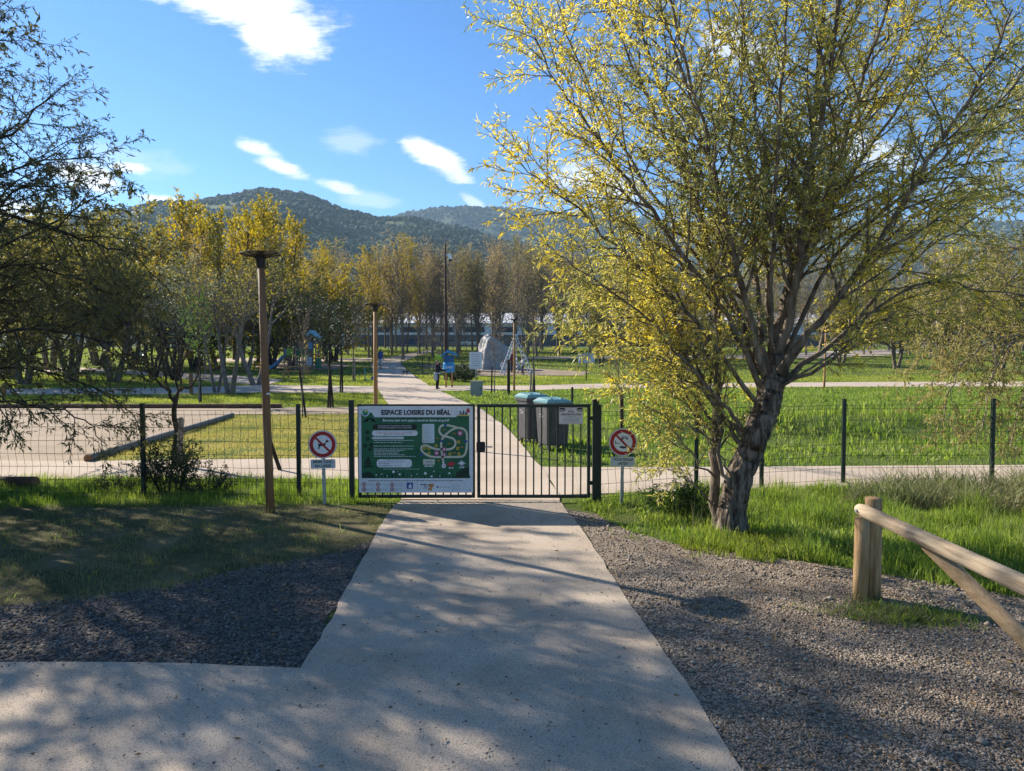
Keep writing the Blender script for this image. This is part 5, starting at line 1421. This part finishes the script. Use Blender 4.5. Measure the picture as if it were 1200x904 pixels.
def car(label, px, Yv, rz, col):
    t = thing('parked_car', label, 'car', on(px, Yv), rz, 'cars parked behind the trees')
    m_ = pm('car_' + label.split()[0], col, .3)
    b = MB(); prof = [(-2.05, .35), (-2.1, .75), (-1.95, .9), (-1.0, 1.0), (1.25, 1.0), (2.0, .9), (2.1, .7), (2.05, .35)]
    b.prism(prof, -.85, .85); b.build('body', m_, t)
    c = MB(); c.prism([(-1.0, .99), (-.45, 1.45), (.9, 1.47), (1.6, .99)], -.74, .74); cb = c.build('cabin', m_, t)
    g_ = MB(); g_.prism([(-.86, 1.03), (-.42, 1.39), (.86, 1.41), (1.35, 1.03)], -.75, .75); g_.build('window', pm('dark_glass', (.03, .045, .06), .1), cb)
    for x in (-1.3, 1.3):
        for y in (-.78, .78):
            wh = MB().tube([(x, y - .1, .32), (x, y + .1, .32)], .32, 18).build('wheel', M_black, t)
            MB().tube([(x, y - .11, .32), (x, y + .11, .32)], .18, 12).build('rim', M_galv, wh)
    for y in (-.6, .6): MB().box((-2.08, y, .72), (.06, .3, .14), bev=.01).build('headlight', M_white, t)


car('blue car parked in front of the white building, left one', 484, 136, .1, (.02, .05, .16))
car('grey car parked in front of the white building, right of the blue one', 531, 138, 3.0, (.16, .17, .18))
car('white car parked far behind the boulder', 552, 137, .05, (.55, .56, .57))


# ------------------------------------------------------------------ people and dogs (skin-grown bodies)
def skin_mesh(verts, edges, radii, root=0, sub=1):
    me = bpy.data.meshes.new('skeleton'); me.from_pydata(verts, edges, [])
    o = bpy.data.objects.new('skeleton', me); C.objects.link(o)
    sk = o.modifiers.new('s', 'SKIN'); sk.use_smooth_shade = True
    for k, r in enumerate(radii):
        d = me.skin_vertices[0].data[k]; d.radius = (r, r) if np.isscalar(r) else r; d.use_root = k == root
    if sub: ss = o.modifiers.new('u', 'SUBSURF'); ss.levels = sub; ss.render_levels = sub
    bpy.context.view_layer.update()
    r = bpy.data.meshes.new_from_object(o.evaluated_get(bpy.context.evaluated_depsgraph_get()))
    bpy.data.objects.remove(o); bpy.data.meshes.remove(me)
    for p in r.polygons: p.use_smooth = True
    return r


M_skin = mat('skin', (.45, .26, .18), scale=12, rough=.55)


def shell(me, keep, off, m, name):
    """clothing: the part of the body surface selected by keep(co), pushed outwards"""
    bm = bmesh.new(); bm.from_mesh(me)
    bmesh.ops.delete(bm, geom=[f for f in bm.faces if not keep(f.calc_center_median())], context='FACES')
    bm.normal_update()
    for v in bm.verts: v.co += v.normal * off
    r = bpy.data.meshes.new(name); bm.to_mesh(r); bm.free(); r.materials.append(m)
    for p in r.polygons: p.use_smooth = True
    return r


def person(label, loc, rz, H, top, legs, hair, pose='stand', shoes=(.02, .02, .02), arms=None, extras=None, short=False, sleeves=True):
    """pose: per-limb joint positions for a 1.7 m figure facing -y, scaled to H"""
    t = thing('person', label, 'person', loc, rz); s = H / 1.7
    sit = pose == 'sit'; walk = pose == 'walk'
    hz = .5 if sit else .92
    V = []; E = []; Rr = []

    def v(p, r, par=None):
        V.append(tuple(c * s for c in p)); Rr.append(r * s if np.isscalar(r) else (r[0] * s, r[1] * s))
        if par is not None: E.append((par, len(V) - 1))
        return len(V) - 1
    pel = v((0, 0, hz), (.15, .11)); ab = v((0, 0, hz + .18), (.135, .10), pel); ch = v((0, -.01, hz + .36), (.16, .115), ab)
    nk0 = v((0, 0, hz + .50), (.09, .08), ch); nk = v((0, -.01, hz + .565), .052, nk0); hd0 = v((0, -.02, hz + .64), (.07, .085), nk); hd = v((0, -.02, hz + .73), (.076, .095), hd0)
    v((0, -.015, hz + .79), .05, hd); v((0, -.115, hz + .66), .016, hd0)
    arms = arms or {1: [(.24, 0, -.27 + hz + .47), (.25, -.06, hz - .02)], -1: [(-.24, 0, -.27 + hz + .47), (-.25, -.06, hz - .02)]}
    for sd_ in (1, -1):
        sh = v((.17 * sd_, 0, hz + .455), .062, ch); el, wr = arms[sd_]
        e_ = v(el, .042, sh); w_ = v(wr, .030, e_); d_ = (Vector(wr) - Vector(el)).normalized(); pal = v(Vector(wr) + d_ * .06, (.036, .02), w_)
        sdv = d_.cross(Vector((0, 1, 0)));
        sdv = sdv.normalized() if sdv.length > .1 else Vector((1, 0, 0))
        for q, ln in enumerate((.062, .07, .066, .05)):
            b0 = Vector(wr) + d_ * .085 + sdv * (q - 1.5) * .019; k1 = v(b0 + d_ * ln * .5, .0085, pal); v(b0 + d_ * ln + Vector((0, -.012, 0)), .0075, k1)
        k1 = v(Vector(wr) + d_ * .05 + sdv * .045, .010, pal); v(Vector(wr) + d_ * .085 + sdv * .055, .0085, k1)
        x = .095 * sd_
        if sit: kn = (x * 1.2, -.42, .48); an = (x * 1.2, -.44, .09)
        elif walk: kn = (x, -.10 if sd_ > 0 else .0, .49); an = (x, -.16 if sd_ > 0 else .22, .09 if sd_ > 0 else .12)
        else: kn = (x, -.015, .49); an = (x, .02, .09)
        hp = v((x, 0, hz - .06), .095, pel); k_ = v(kn, .062, hp); a_ = v(an, .042, k_)
        h_ = v((an[0], an[1] - .03, .045), .042, a_); v((an[0] * 1.1, an[1] - .15, .035), (.042, .03), h_)
    me = skin_mesh(V, E, Rr, 0, 1); me.materials.append(M_skin)
    link('body', me, t)
    zk = .5 * s; zp = hz * s
    top_keep = lambda c: (c.z > zp - .03 * s and c.z < zp + .535 * s and (abs(c.x) < .22 * s or sleeves) and not (abs(c.x) > .21 * s and c.z < zp - .0 * s)) or (sleeves and abs(c.x) > .195 * s and c.z > zp + .02 * s and c.z < zp + .53 * s)
    link('top', shell(me, top_keep, .014 * s, pm('cloth_%.2f_%.2f_%.2f' % top, top, .85), 'top'), t)
    leg_keep = (lambda c: c.z < zp + .02 * s and c.z > (.45 if short else .08) * s and abs(c.x) < .205 * s)
    link('shorts' if short else 'trousers', shell(me, leg_keep, .012 * s, pm('cloth_%.2f_%.2f_%.2f' % legs, legs, .85), 'trousers'), t)
    link('shoes', shell(me, lambda c: c.z < .085 * s, .010 * s, pm('shoe_%.2f_%.2f_%.2f' % shoes, shoes, .6), 'shoes'), t)
    hc = Vector((0, .0, hz + .73)) * s
    link('hair', shell(me, lambda c: c.z > zp + .70 * s and (c.y > -.06 * s or c.z > zp + .765 * s) or (c.y > .02 * s and c.z > zp + .60 * s and abs(c.x) < .12 * s), .016 * s, pm('hair_%.2f' % hair[0], hair, .6), 'hair'), t)
    for sd_ in (1, -1): MB().ball((sd_ * .032 * s, -.112 * s, (hz + .715) * s), .010 * s, sub=1).build('eye', M_ink, t)
    if extras: extras(t, s)
    return t


def waist_jacket(t, s):
    m_ = MB(); m_.lathe([(.19 * s, .98 * s), (.20 * s, .93 * s), (.19 * s, .90 * s)], 16); m_.build('tied_jacket', pm('jacket_grey', (.35, .38, .42), .85), t)
    d_ = MB(); d_.box((-.19 * s, .03, .72 * s), (.1 * s, .22 * s, .42 * s), bev=.03 * s); d_.build('jacket_sleeve', pm('jacket_grey', (.35, .38, .42), .85), t)


person('dark-haired person in black leggings with grey jacket round the waist, reaching to the blue box', on(512.5, 34.2), R(75), 1.42, (.012, .012, .014), (.012, .012, .015), (.02, .014, .01),
       arms={1: [(.24, -.12, 1.14), (.16, -.36, 1.12)], -1: [(-.24, -.08, 1.13), (-.16, -.32, 1.10)]}, extras=waist_jacket)
p_cy = on(513.6, 51)
person('person in a lime yellow top with dark hair, standing beside the mast', p_cy, R(20), 1.62, (.40, .55, .05), (.03, .03, .035), (.015, .012, .01))
person('person in a blue top and pale shorts walking past behind the orange post', on(446, 60), R(170), 1.72, (.03, .07, .25), (.55, .55, .58), (.06, .04, .03), 'walk', short=True, sleeves=False)
person('person in a grey top and dark trousers beside the climbing frame', on(612.5, 48.5), R(-60), 1.28, (.36, .36, .38), (.03, .035, .045), (.05, .03, .02), 'walk',
       arms={1: [(.22, -.1, 1.15), (.18, -.34, 1.05)], -1: [(-.22, -.1, 1.15), (-.18, -.34, 1.02)]})
person('person in a dark red top standing behind the slim lamp post by the frame', on(600.5, 53), R(40), 1.66, (.12, .015, .02), (.02, .02, .025), (.02, .015, .012))
person('small child in pale clothes at the foot of the climbing frame', on(589.5, 49.5), R(10), 1.02, (.50, .50, .56), (.42, .44, .52), (.08, .05, .03))
person('person in a light blue shirt on the left lawn with others, behind the pushchair', on(165, 68), R(30), 1.74, (.36, .48, .66), (.02, .025, .05), (.03, .02, .015))
person('person dressed in black, leftmost of the group on the left lawn', on(150.5, 64), R(-20), 1.62, (.012, .012, .014), (.012, .012, .015), (.02, .015, .012))
person('person in black with a white shoulder bag on the left lawn', on(155.5, 65), R(40), 1.66, (.014, .014, .018), (.014, .014, .02), (.05, .03, .02),
       extras=lambda t, s: MB().box((.2 * s, -.05, 1.0 * s), (.12 * s, .3 * s, .5 * s), bev=.03).build('shoulder_bag', M_white, t))
# pushchair on the left lawn
t = thing('pushchair', 'dark pushchair with grey hood beside the group on the left lawn', 'pushchair', on(171, 66), R(60))
MB().box((0, 0, .55), (.42, .6, .22), bev=.06).build('seat', M_black, t)
MB().ball((0, .15, .85), .3, (.75, 1, .9)).build('hood', M_gry, t)
fr = MB()
for x in (-.22, .22): fr.tube([(x, -.4, .12), (x, .3, .75), (x, .6, 1.05)], .016, 6); fr.tube([(x, .38, .12), (x, .0, .6)], .016, 6)
fr.tube([(-.22, .6, 1.05), (.22, .6, 1.05)], .018, 6); fr.build('frame', M_galv, t)
for x in (-.24, .24):
    for y in (-.4, .38): MB().tube([(x - .02, y, .12), (x + .02, y, .12)], .12, 14).build('wheel', M_black, t)
# bicycle lying by the lime person
t = thing('bicycle', 'small dark bicycle standing in the grass beside the main path', 'bicycle', on(501, 43.5), R(12))
fr = MB()
for a_, b_ in (((-.5, 0, .32), (-.1, 0, .30)), ((-.1, 0, .30), (-.2, 0, .72)), ((-.5, 0, .32), (-.18, 0, .66)), ((-.1, 0, .30), (.38, 0, .68)), ((-.18, 0, .66), (.36, 0, .74))): fr.tube([a_, b_], .02, 6)
fr.build('frame', pm('bike_grey', (.08, .09, .10), .4), t)
MB().tube([(.52, 0, .32), (.37, 0, .72), (.34, 0, .85)], .018, 6).build('fork', M_black, t)
MB().tube([(.33, -.25, .86), (.33, .25, .86)], .016, 6).build('handlebar', M_black, t)
MB().box((-.22, 0, .77), (.22, .1, .05), bev=.015).build('saddle', M_black, t)
for x in (-.5, .52):
    w_ = MB(); th = np.arange(25) * 2 * math.pi / 24; w_.tube([(x + .29 * math.cos(a), 0, .31 + .29 * math.sin(a)) for a in th], .022, 6, cap=False)
    for k in range(8): w_.tube([(x, 0, .31), (x + .29 * math.cos(k * .785), 0, .31 + .29 * math.sin(k * .785))], .004, 3)
    w_.build('wheel', M_black, t)


def dog(label, loc, rz, H, col, low=False):
    """facing -y; H shoulder height"""
    t = thing('dog', label, 'dog', loc, rz); s = H / .5
    V = []; E = []; Rr = []

    def v(p, r, par=None):
        V.append(tuple(c * s for c in p)); Rr.append(r * s)
        if par is not None: E.append((par, len(V) - 1))
        return len(V) - 1
    pel = v((0, .26, .46), .075); lo = v((0, .08, .44), .072, pel); chs = v((0, -.14, .42), .10, lo); nb = v((0, -.25, .50), .065, chs)
    hz = .44 if low else .62
    n1 = v((0, -.34, hz - .03), .05, nb); h1 = v((0, -.40, hz), .062, n1); m1_ = v((0, -.50, hz - .04), .032, h1); v((0, -.56, hz - .05), .024, m1_)
    for x in (-.045, .045): e_ = v((x, -.385, hz + .06), .018, h1); v((x * 1.4, -.38, hz + .11), .009, e_)
    t1 = v((0, .36, .50), .024, pel); t2 = v((0, .46, .58), .018, t1); v((0, .52, .68), .01, t2)
    for x, st in ((-.075, -.03), (.075, .05)):
        sh = v((x, -.17, .36), .042, chs); wr = v((x, -.16 + st, .18), .024, sh); pa = v((x, -.165 + st * 1.5, .03), .022, wr); v((x, -.21 + st * 1.5, .018), .018, pa)
        hp = v((x, .25, .40), .055, pel); kn = v((x, .17 - st, .27), .036, hp); hk = v((x, .31 - st, .16), .02, kn); pa = v((x, .29 - st, .03), .02, hk); v((x, .24 - st, .018), .018, pa)
    me = skin_mesh(V, E, Rr, 0, 1); me.materials.append(mat('fur_' + label.split()[0], [tuple(c * .7 for c in col), col], scale=9, rough=.9))
    link('body', me, t)
    MB().ball((0, -.585 * s, (hz - .045) * s), .016 * s, sub=1).build('nose', M_ink, t)
    return t


dog('white dog walking on the main path', on(459.5, 54), R(150), .46, (.55, .53, .50))
dog('black dog sniffing low on the main path', on(475, 48), R(70), .36, (.03, .028, .03), True)
# a bin-bag dark hedge clump beside the book box
plant_at('low_bush', 'low dark green bush behind the blue book box', 'bush', shrub(75, .8, 14, LM_shrub, .07, .04, 1.3, 40), on(540, 41), 0, 1.4)

# ------------------------------------------------------------------ hills
def ridge(pts): 
    a = np.array(pts, float); return lambda px: np.interp(px, a[:, 0], a[:, 1])


def hill(name, rp, D0, D1, m, seed, z0, pw, ntree, tr_, mtree, pxr):
    pxs = np.arange(pxr[0], pxr[1] + 1, 8.0); n = 46; tt = np.concatenate([np.linspace(0, 1, n), [1.06, 1.2]])
    f = ridge(rp)

    def hz(px, t):
        top = CZ + (424 - f(px)) * D1 / F
        D = D0 + (D1 - D0) * t
        x = (px - 600) / F * D
        s = np.clip(t, 0, 1)
        base = z0 + (top - z0) * (s ** pw) 
        fold = fnoise(x, D, 210, seed) * 13 + fnoise(x, D, 80, seed + 1) * 5
        z = base + fold * np.sin(np.clip(s, 0, 1) * math.pi) ** .7 + fnoise(x, D * .2, 60, seed + 2) * 2.0 * s
        return x, D, z - np.clip(t - 1, 0, 1) * (top - z0) * 2.2
    PX, TT = np.meshgrid(pxs, tt); x, y, z = hz(PX, TT)
    i = np.arange(len(tt) - 1)[:, None] * len(pxs); j = np.arange(len(pxs) - 1)[None, :]
    Fq = np.stack([i + j, i + j + 1, i + len(pxs) + j + 1, i + len(pxs) + j], -1).reshape(-1, 4)
    kind(MB().add(np.column_stack([x.ravel(), y.ravel(), z.ravel()]), Fq).build(name, m, smooth=True), 'structure')
    r = np.random.RandomState(seed)
    px = r.uniform(pxr[0], pxr[1], ntree); t = r.rand(ntree) ** .75
    t[:ntree // 12] = r.uniform(.97, 1.0, ntree // 12)
    x, y, z = hz(px, t)
    keep = r.rand(ntree) < np.clip(.62 + .75 * fnoise(x, y, 120, seed + 7) + .45 * (t > .95), .12, 1)
    x, y, z, t = x[keep], y[keep], z[keep], t[keep]; n = len(x)
    bm = bmesh.new(); bmesh.ops.create_icosphere(bm, subdivisions=1, radius=1); bm.verts.index_update()
    O = np.array([v.co[:] for v in bm.verts]); Of = np.array([[v.index for v in f_.verts] for f_ in bm.faces]); bm.free()
    s = .62 * (tr_[0] + (tr_[1] - tr_[0]) * r.rand(n) ** 1.6) * (1 + .25 * fnoise(x, y, 90, seed + 9)) * (.75 + .45 * t)
    bumps = 1 + .30 * r.uniform(-1, 1, (n, len(O), 1))
    V = O[None] * bumps * s[:, None, None] * r.uniform(.85, 1.2, (n, 1, 3)) * np.array([1, 1, .95])
    V += np.stack([x, y, z + s * .45], -1)[:, None]
    mb = MB(); mb.V.append(V.reshape(-1, 3)); mb.n = n * len(O)
    mb.F.append(((np.arange(n)[:, None, None] * len(O) + Of[None]).reshape(-1, 3), 0))
    o = mb.build(name + '_woodland', mtree, smooth=False); o['kind'] = 'stuff'


M_hill = mat('scrubby_hillside', [(.05, .068, .03), (.085, .105, .048), (.14, .16, .08), (.18, .17, .09)], scale=.018, rough=1, detail=9, spec=.02)
M_hillt = leafmat('hill_trees', [(.022, .036, .016), (.042, .062, .027), (.075, .10, .048), (.13, .15, .085)], transl=0, clump=.012, spread=.35, rough=1)
hill('hill', [(-700, 250), (-200, 262), (0, 262), (100, 256), (150, 249), (190, 241), (230, 239), (262, 234), (290, 229), (320, 226), (345, 229), (370, 235), (400, 245), (440, 256), (480, 258), (540, 272), (600, 286), (660, 305), (760, 330), (900, 350), (1200, 356), (1900, 350)],
     240, 760, M_hill, 3, 5, 1.15, 42000, (2.2, 4.6), M_hillt, (-500, 1700))
hill('far_hill', [(-700, 300), (200, 300), (380, 285), (430, 268), (470, 254), (510, 247), (545, 246), (600, 246), (640, 252), (700, 254), (780, 262), (900, 268), (1000, 262), (1200, 262), (1900, 250)],
     800, 1500, M_hill, 8, 40, 1.1, 26000, (4, 8), M_hillt, (-300, 1700))

# ------------------------------------------------------------------ grass
GB = leafmat('grass_lush', [(.055, .095, .014), (.12, .185, .028), (.22, .28, .05), (.34, .35, .11)], transl=.45, clump=.9, spread=.6)
GV = leafmat('grass_verge_lush', [(.06, .10, .015), (.125, .19, .03), (.23, .29, .055), (.36, .36, .12)], transl=.45, clump=1.1, spread=.5)
GD = leafmat('grass_dry_mix', [(.055, .075, .022), (.115, .13, .042), (.20, .18, .085), (.30, .25, .14), (.36, .30, .18)], transl=.3, clump=1.6, spread=.55)
GS = leafmat('grass_straw', [(.06, .085, .03), (.12, .14, .055), (.21, .20, .09), (.28, .25, .13)], transl=.3, clump=1.1, spread=.6)
GL = leafmat('lawn_sunlit', [(.08, .12, .018), (.17, .215, .032), (.27, .30, .055), (.38, .34, .10)], transl=.45, clump=.3, spread=.35)
GY_ = leafmat('lawn_yellowish', [(.13, .16, .035), (.27, .26, .07), (.42, .35, .12), (.50, .41, .19)], transl=.35, clump=.5, spread=.5)
P_LV = px_poly([(-320, 594), (410, 590), (463, 592), (452, 611), (440, 633), (400, 655), (300, 672), (200, 694), (100, 707), (0, 720), (-320, 745)])
P_LF = px_poly([(-320, 563), (150, 560.5), (300, 561.5), (410, 562), (471, 562), (468, 589), (410, 592), (-320, 598)])
P_RV = px_poly([(662, 590), (720, 580), (850, 576), (1000, 573.5), (1420, 571), (1420, 740), (1200, 703), (1080, 684), (1000, 668), (900, 652), (800, 642), (740, 626), (700, 604)])
P_IL = px_poly([(100, 541), (272, 487), (410, 486), (476, 486), (471, 536), (410, 536.5), (230, 539)])
P_RM = px_poly([(634, 547), (612, 522), (591, 499), (564, 479), (541, 469), (517, 459.5), (620, 458.5), (700, 456.5), (840, 455.5), (1000, 454.5), (1420, 454), (1420, 545), (1000, 546.5), (850, 547.5), (700, 548)])
P_LM = px_poly([(-300, 464), (200, 463.5), (310, 461.3), (441, 461.8), (456, 474), (457, 477), (300, 477.6), (-300, 478)])
ex_near = [P_entry, P_crossL, P_crossR, P_main]
blades('verge_grass', P_LV, 85000, (.02, .075), .0045, GD, ex_near, 1, .9, lambda x, y: .8 + .5 * fnoise(x, y, .8, 3), lambda x, y: np.clip(.72 + .6 * fnoise(x, y, 1.2, 4), .1, 1), 'short matted dry grass in the shade of the left verge', flat=.4)
blades('verge_grass', P_LV, 22000, (.05, .16), .005, GS, ex_near, 2, .7, lambda x, y: .7 + .5 * fnoise(x, y, .6, 5), lambda x, y: np.clip(.35 + 1.1 * fnoise(x, y, .9, 6), 0, 1), 'longer strawy grass tufts in the left verge')
blades('fence_grass', P_LF, 40000, (.05, .22), .006, GB, [P_crossL, P_main, P_entry, P_court], 3, .5, lambda x, y: .8 + .6 * fnoise(x, y, .7, 7), lambda x, y: np.clip(.7 + .8 * fnoise(x, y, .9, 8), .1, 1), 'taller green grass along the left fence')
blades('tall_grass', P_RV, 85000, (.06, .28), .0075, GV, ex_near, 4, .55, lambda x, y: (.75 + .75 * fnoise(x, y, .7, 9)) * np.clip(.45 + (x - 1.2) * .35, .45, 1.1), lambda x, y: np.clip(.8 + .7 * fnoise(x, y, 1.1, 10), .15, 1), 'tall lush grass below the willow on the right')
P_AR = px_poly([(985, 596), (1010, 574), (1420, 571), (1420, 618), (1200, 606), (1080, 600)])
blades('arching_grass', P_AR, 9000, (.35, .75), .011, GS, ex_near, 5, .7, lambda x, y: .8 + .5 * fnoise(x, y, .8, 11), lambda x, y: np.clip(.55 + .9 * fnoise(x, y, .8, 12), 0, 1), 'tall arching pale grass along the right fence', flat=.35)
P_RVx = px_poly([(668, 600), (700, 596), (790, 634), (900, 648), (1000, 664), (1200, 698), (1400, 735), (1400, 752), (1200, 716), (1100, 700), (1000, 682), (900, 664), (800, 655), (740, 638), (690, 612)])
blades('verge_edge_grass', P_RVx, 9000, (.03, .13), .006, GV, [P_entry], 44, .8, lambda x, y: .8 + .4 * fnoise(x, y, .5, 31), lambda x, y: np.clip(-.1 + 1.5 * fnoise(x, y, .45, 32), 0, 1), 'ragged grass along the edge of the right gravel', flat=.3)
P_LVx = px_poly([(-200, 715), (0, 700), (100, 692), (200, 680), (300, 655), (400, 640), (445, 622), (440, 645), (400, 668), (300, 690), (200, 712), (100, 724), (0, 735), (-200, 760)])
blades('verge_tufts', P_LV, 9000, (.04, .16), .006, GB, ex_near, 48, .7, lambda x, y: .7 + .5 * fnoise(x, y, .5, 71), lambda x, y: np.clip(-.05 + 1.2 * fnoise(x, y, .7, 72), 0, 1), 'greener tufts in the dry left verge', flat=.2)
blades('verge_edge_grass', P_LVx, 9000, (.02, .09), .005, GD, [P_entry], 45, .9, lambda x, y: .8 + .4 * fnoise(x, y, .5, 33), lambda x, y: np.clip(-.05 + 1.4 * fnoise(x, y, .5, 34), 0, 1), 'ragged grass along the edge of the left gravel', flat=.5)
blades('verge_weeds', P_RV, 15000, (.05, .22), .028, GV, ex_near, 46, .9, lambda x, y: .8 + .4 * fnoise(x, y, .7, 35), lambda x, y: np.clip(-.1 + 1.5 * fnoise(x, y, .7, 36), 0, 1), 'broad-leaved weeds in the right verge', cat='weeds', flat=.3)
blades('dry_stalks', P_RV, 5000, (.25, .5), .004, GS, ex_near, 47, .5, None, lambda x, y: np.clip(-.15 + 1.3 * fnoise(x, y, .9, 37), 0, 1), 'pale dry stalks standing in the right grass')
bc = G(1045, 722)
P_BT = [(bc.x + .75 * math.cos(a), bc.y + .42 * math.sin(a) - .10 * math.cos(a)) for a in np.arange(0, 6.28, .4)]
tuft_d = lambda x, y: np.exp(-((x - bc.x) ** 2 / .10 + (y - bc.y + .15 * (x - bc.x)) ** 2 / .022)) * 2.2 + .5 * fnoise(x, y, .22, 51) - .12
blades('grass_tuft', P_BT, 5200, (.03, .19), .006, GS, [], 6, .9, lambda x, y: .75 + .6 * fnoise(x, y, .2, 52), tuft_d, 'grass tuft round the foot of the wooden barrier post', flat=.3)
blades('grass_tuft', P_BT, 3600, (.03, .15), .007, GV, [], 66, .9, None, lambda x, y: tuft_d(x - .12, y + .03), 'greener grass in the tuft at the barrier post', flat=.3)
P_TF = px_poly([(790, 634), (820, 622), (880, 622), (930, 640), (905, 662), (850, 655), (800, 645)])
blades('grass_tuft', P_TF, 5500, (.04, .16), .006, GL, [], 7, .6, None, lambda x, y: np.clip(.6 + .9 * fnoise(x, y, .5, 13), 0, 1), 'bright grass at the foot of the big willow')
blades('lawn_grass', P_IL, 80000, (.03, .11), .010, GY_, [P_court, P_crossL], 8, .7, lambda x, y: .8 + .5 * fnoise(x, y, 1.4, 14), lambda x, y: np.clip(.72 + .8 * fnoise(x, y, 2.2, 15), .12, 1), 'yellowish lawn between court and main path')
blades('lawn_grass', P_LM, 60000, (.06, .18), .014, GL, PATHS, 9, .6, lambda x, y: .8 + .6 * fnoise(x, y, 2, 16), None, 'bright sunlit grass strip beyond the court')
blades('meadow_grass', P_RM, 120000, (.07, .20), .013, GB, PATHS, 10, .6, lambda x, y: (.7 + .55 * fnoise(x, y, 2.2, 17)) * (1 + 1.8 * np.exp(-((y - 17.0) / 1.6) ** 2) * np.clip((x - 1.5) / 2, 0, 1) * (.6 + .6 * fnoise(x, y, 3, 40))), lambda x, y: np.clip(.85 + .6 * fnoise(x, y, 2.5, 18), .2, 1), 'lush meadow grass on the right bank')
blades('meadow_herbs', P_RM, 24000, (.10, .30), .05, GB, PATHS, 11, .8, lambda x, y: (.6 + .5 * fnoise(x, y, 1.8, 19)) * (1 + 2.2 * np.exp(-((y - 17.0) / 1.6) ** 2) * np.clip((x - 1.5) / 2, 0, 1) * (.6 + .6 * fnoise(x, y, 3, 40))), lambda x, y: np.clip(.4 + 1.0 * fnoise(x, y, 2.6, 20), 0, 1), 'broad-leaved herbs in the right meadow', cat='herbs')
P_FAR = [(-19, 21), (19, 21), (75, 84), (75, 112), (-75, 112), (-75, 84)]
P_FARl = [(-26, 26), (30, 24), (42, 48), (-42, 48)]
blades('park_grass', P_FARl, 110000, (.05, .15), .014, GL, PATHS + [P_RM, P_LM, P_IL], 12, .7, lambda x, y: .8 + .6 * fnoise(x, y, 3, 21), None, 'sunlit grass of the park lawns', scaleY=22)
P_FARd = [(-42, 48), (42, 48), (90, 112), (-90, 112)]
blades('park_grass', P_FARd, 110000, (.06, .20), .020, GL, PATHS, 13, .7, lambda x, y: .8 + .6 * fnoise(x, y, 4, 22), None, 'far grass of the park between the back trees', scaleY=30)

# fallen leaves and crumbs on path and gravel
rl = np.random.RandomState(9)


def litter(name, poly, n, m, sz, seed, label):
    r = np.random.RandomState(seed); p = np.asarray(poly); x = r.uniform(max(p[:, 0].min(), -6), min(p[:, 0].max(), 6), n * 4); y = 2.0 + (min(p[:, 1].max(), 10) - 2.0) * r.rand(n * 4) ** 1.2
    k = inpoly(x, y, p); x = x[k][:n]; y = y[k][:n]; n = len(x)
    D = np.stack([r.normal(size=n), r.normal(size=n), r.normal(0, .12, n)], 1)
    mb = MB(); leaf_mesh(mb, np.stack([x, y, zt(x, y) + .024], 1), D, sz, sz * .4, r)
    V = mb.V[0]; V[:, 2] = np.maximum(V[:, 2], .0185) 
    o = mb.build(name, m); o['kind'] = 'stuff'; o['label'] = label; o['category'] = 'leaves'


LM_lit = leafmat('fallen_leaf', [(.06, .035, .02), (.16, .09, .04), (.30, .18, .06), (.20, .13, .07)], transl=.1, clump=1, spread=1)
LM_crumb = leafmat('dark_crumb', [(.02, .016, .012), (.06, .045, .035)], transl=0, clump=1, spread=1)
litter('fallen_leaves', P_gR, 1100, LM_lit, .04, 1, 'fallen brown leaves on the right gravel')
litter('fallen_leaves', P_entry, 110, LM_lit, .035, 2, 'a few fallen leaves on the entrance path')
litter('leaf_crumbs', P_entry, 1500, LM_crumb, .018, 3, 'dark crumbs of bark and leaf on the entrance path')
litter('fallen_leaves', P_gL, 350, LM_lit, .035, 4, 'fallen leaves on the shaded left gravel')

# ------------------------------------------------------------------ air
hz_ = MB().box((150, 760, 190), (4400, 1900, 382))
m, nt2, N2 = _new('pale_air')
pv = N2('ShaderNodeVolumePrincipled'); pv.inputs['Density'].default_value = HAZE; pv.inputs['Color'].default_value = (.50, .74, 1.0, 1)
pv.inputs['Anisotropy'].default_value = .2
ou = N2('ShaderNodeOutputMaterial'); nt2.links.new(pv.outputs[0], ou.inputs['Volume'])
if HAZE > 0: kind(hz_.build('haze', m), 'stuff')
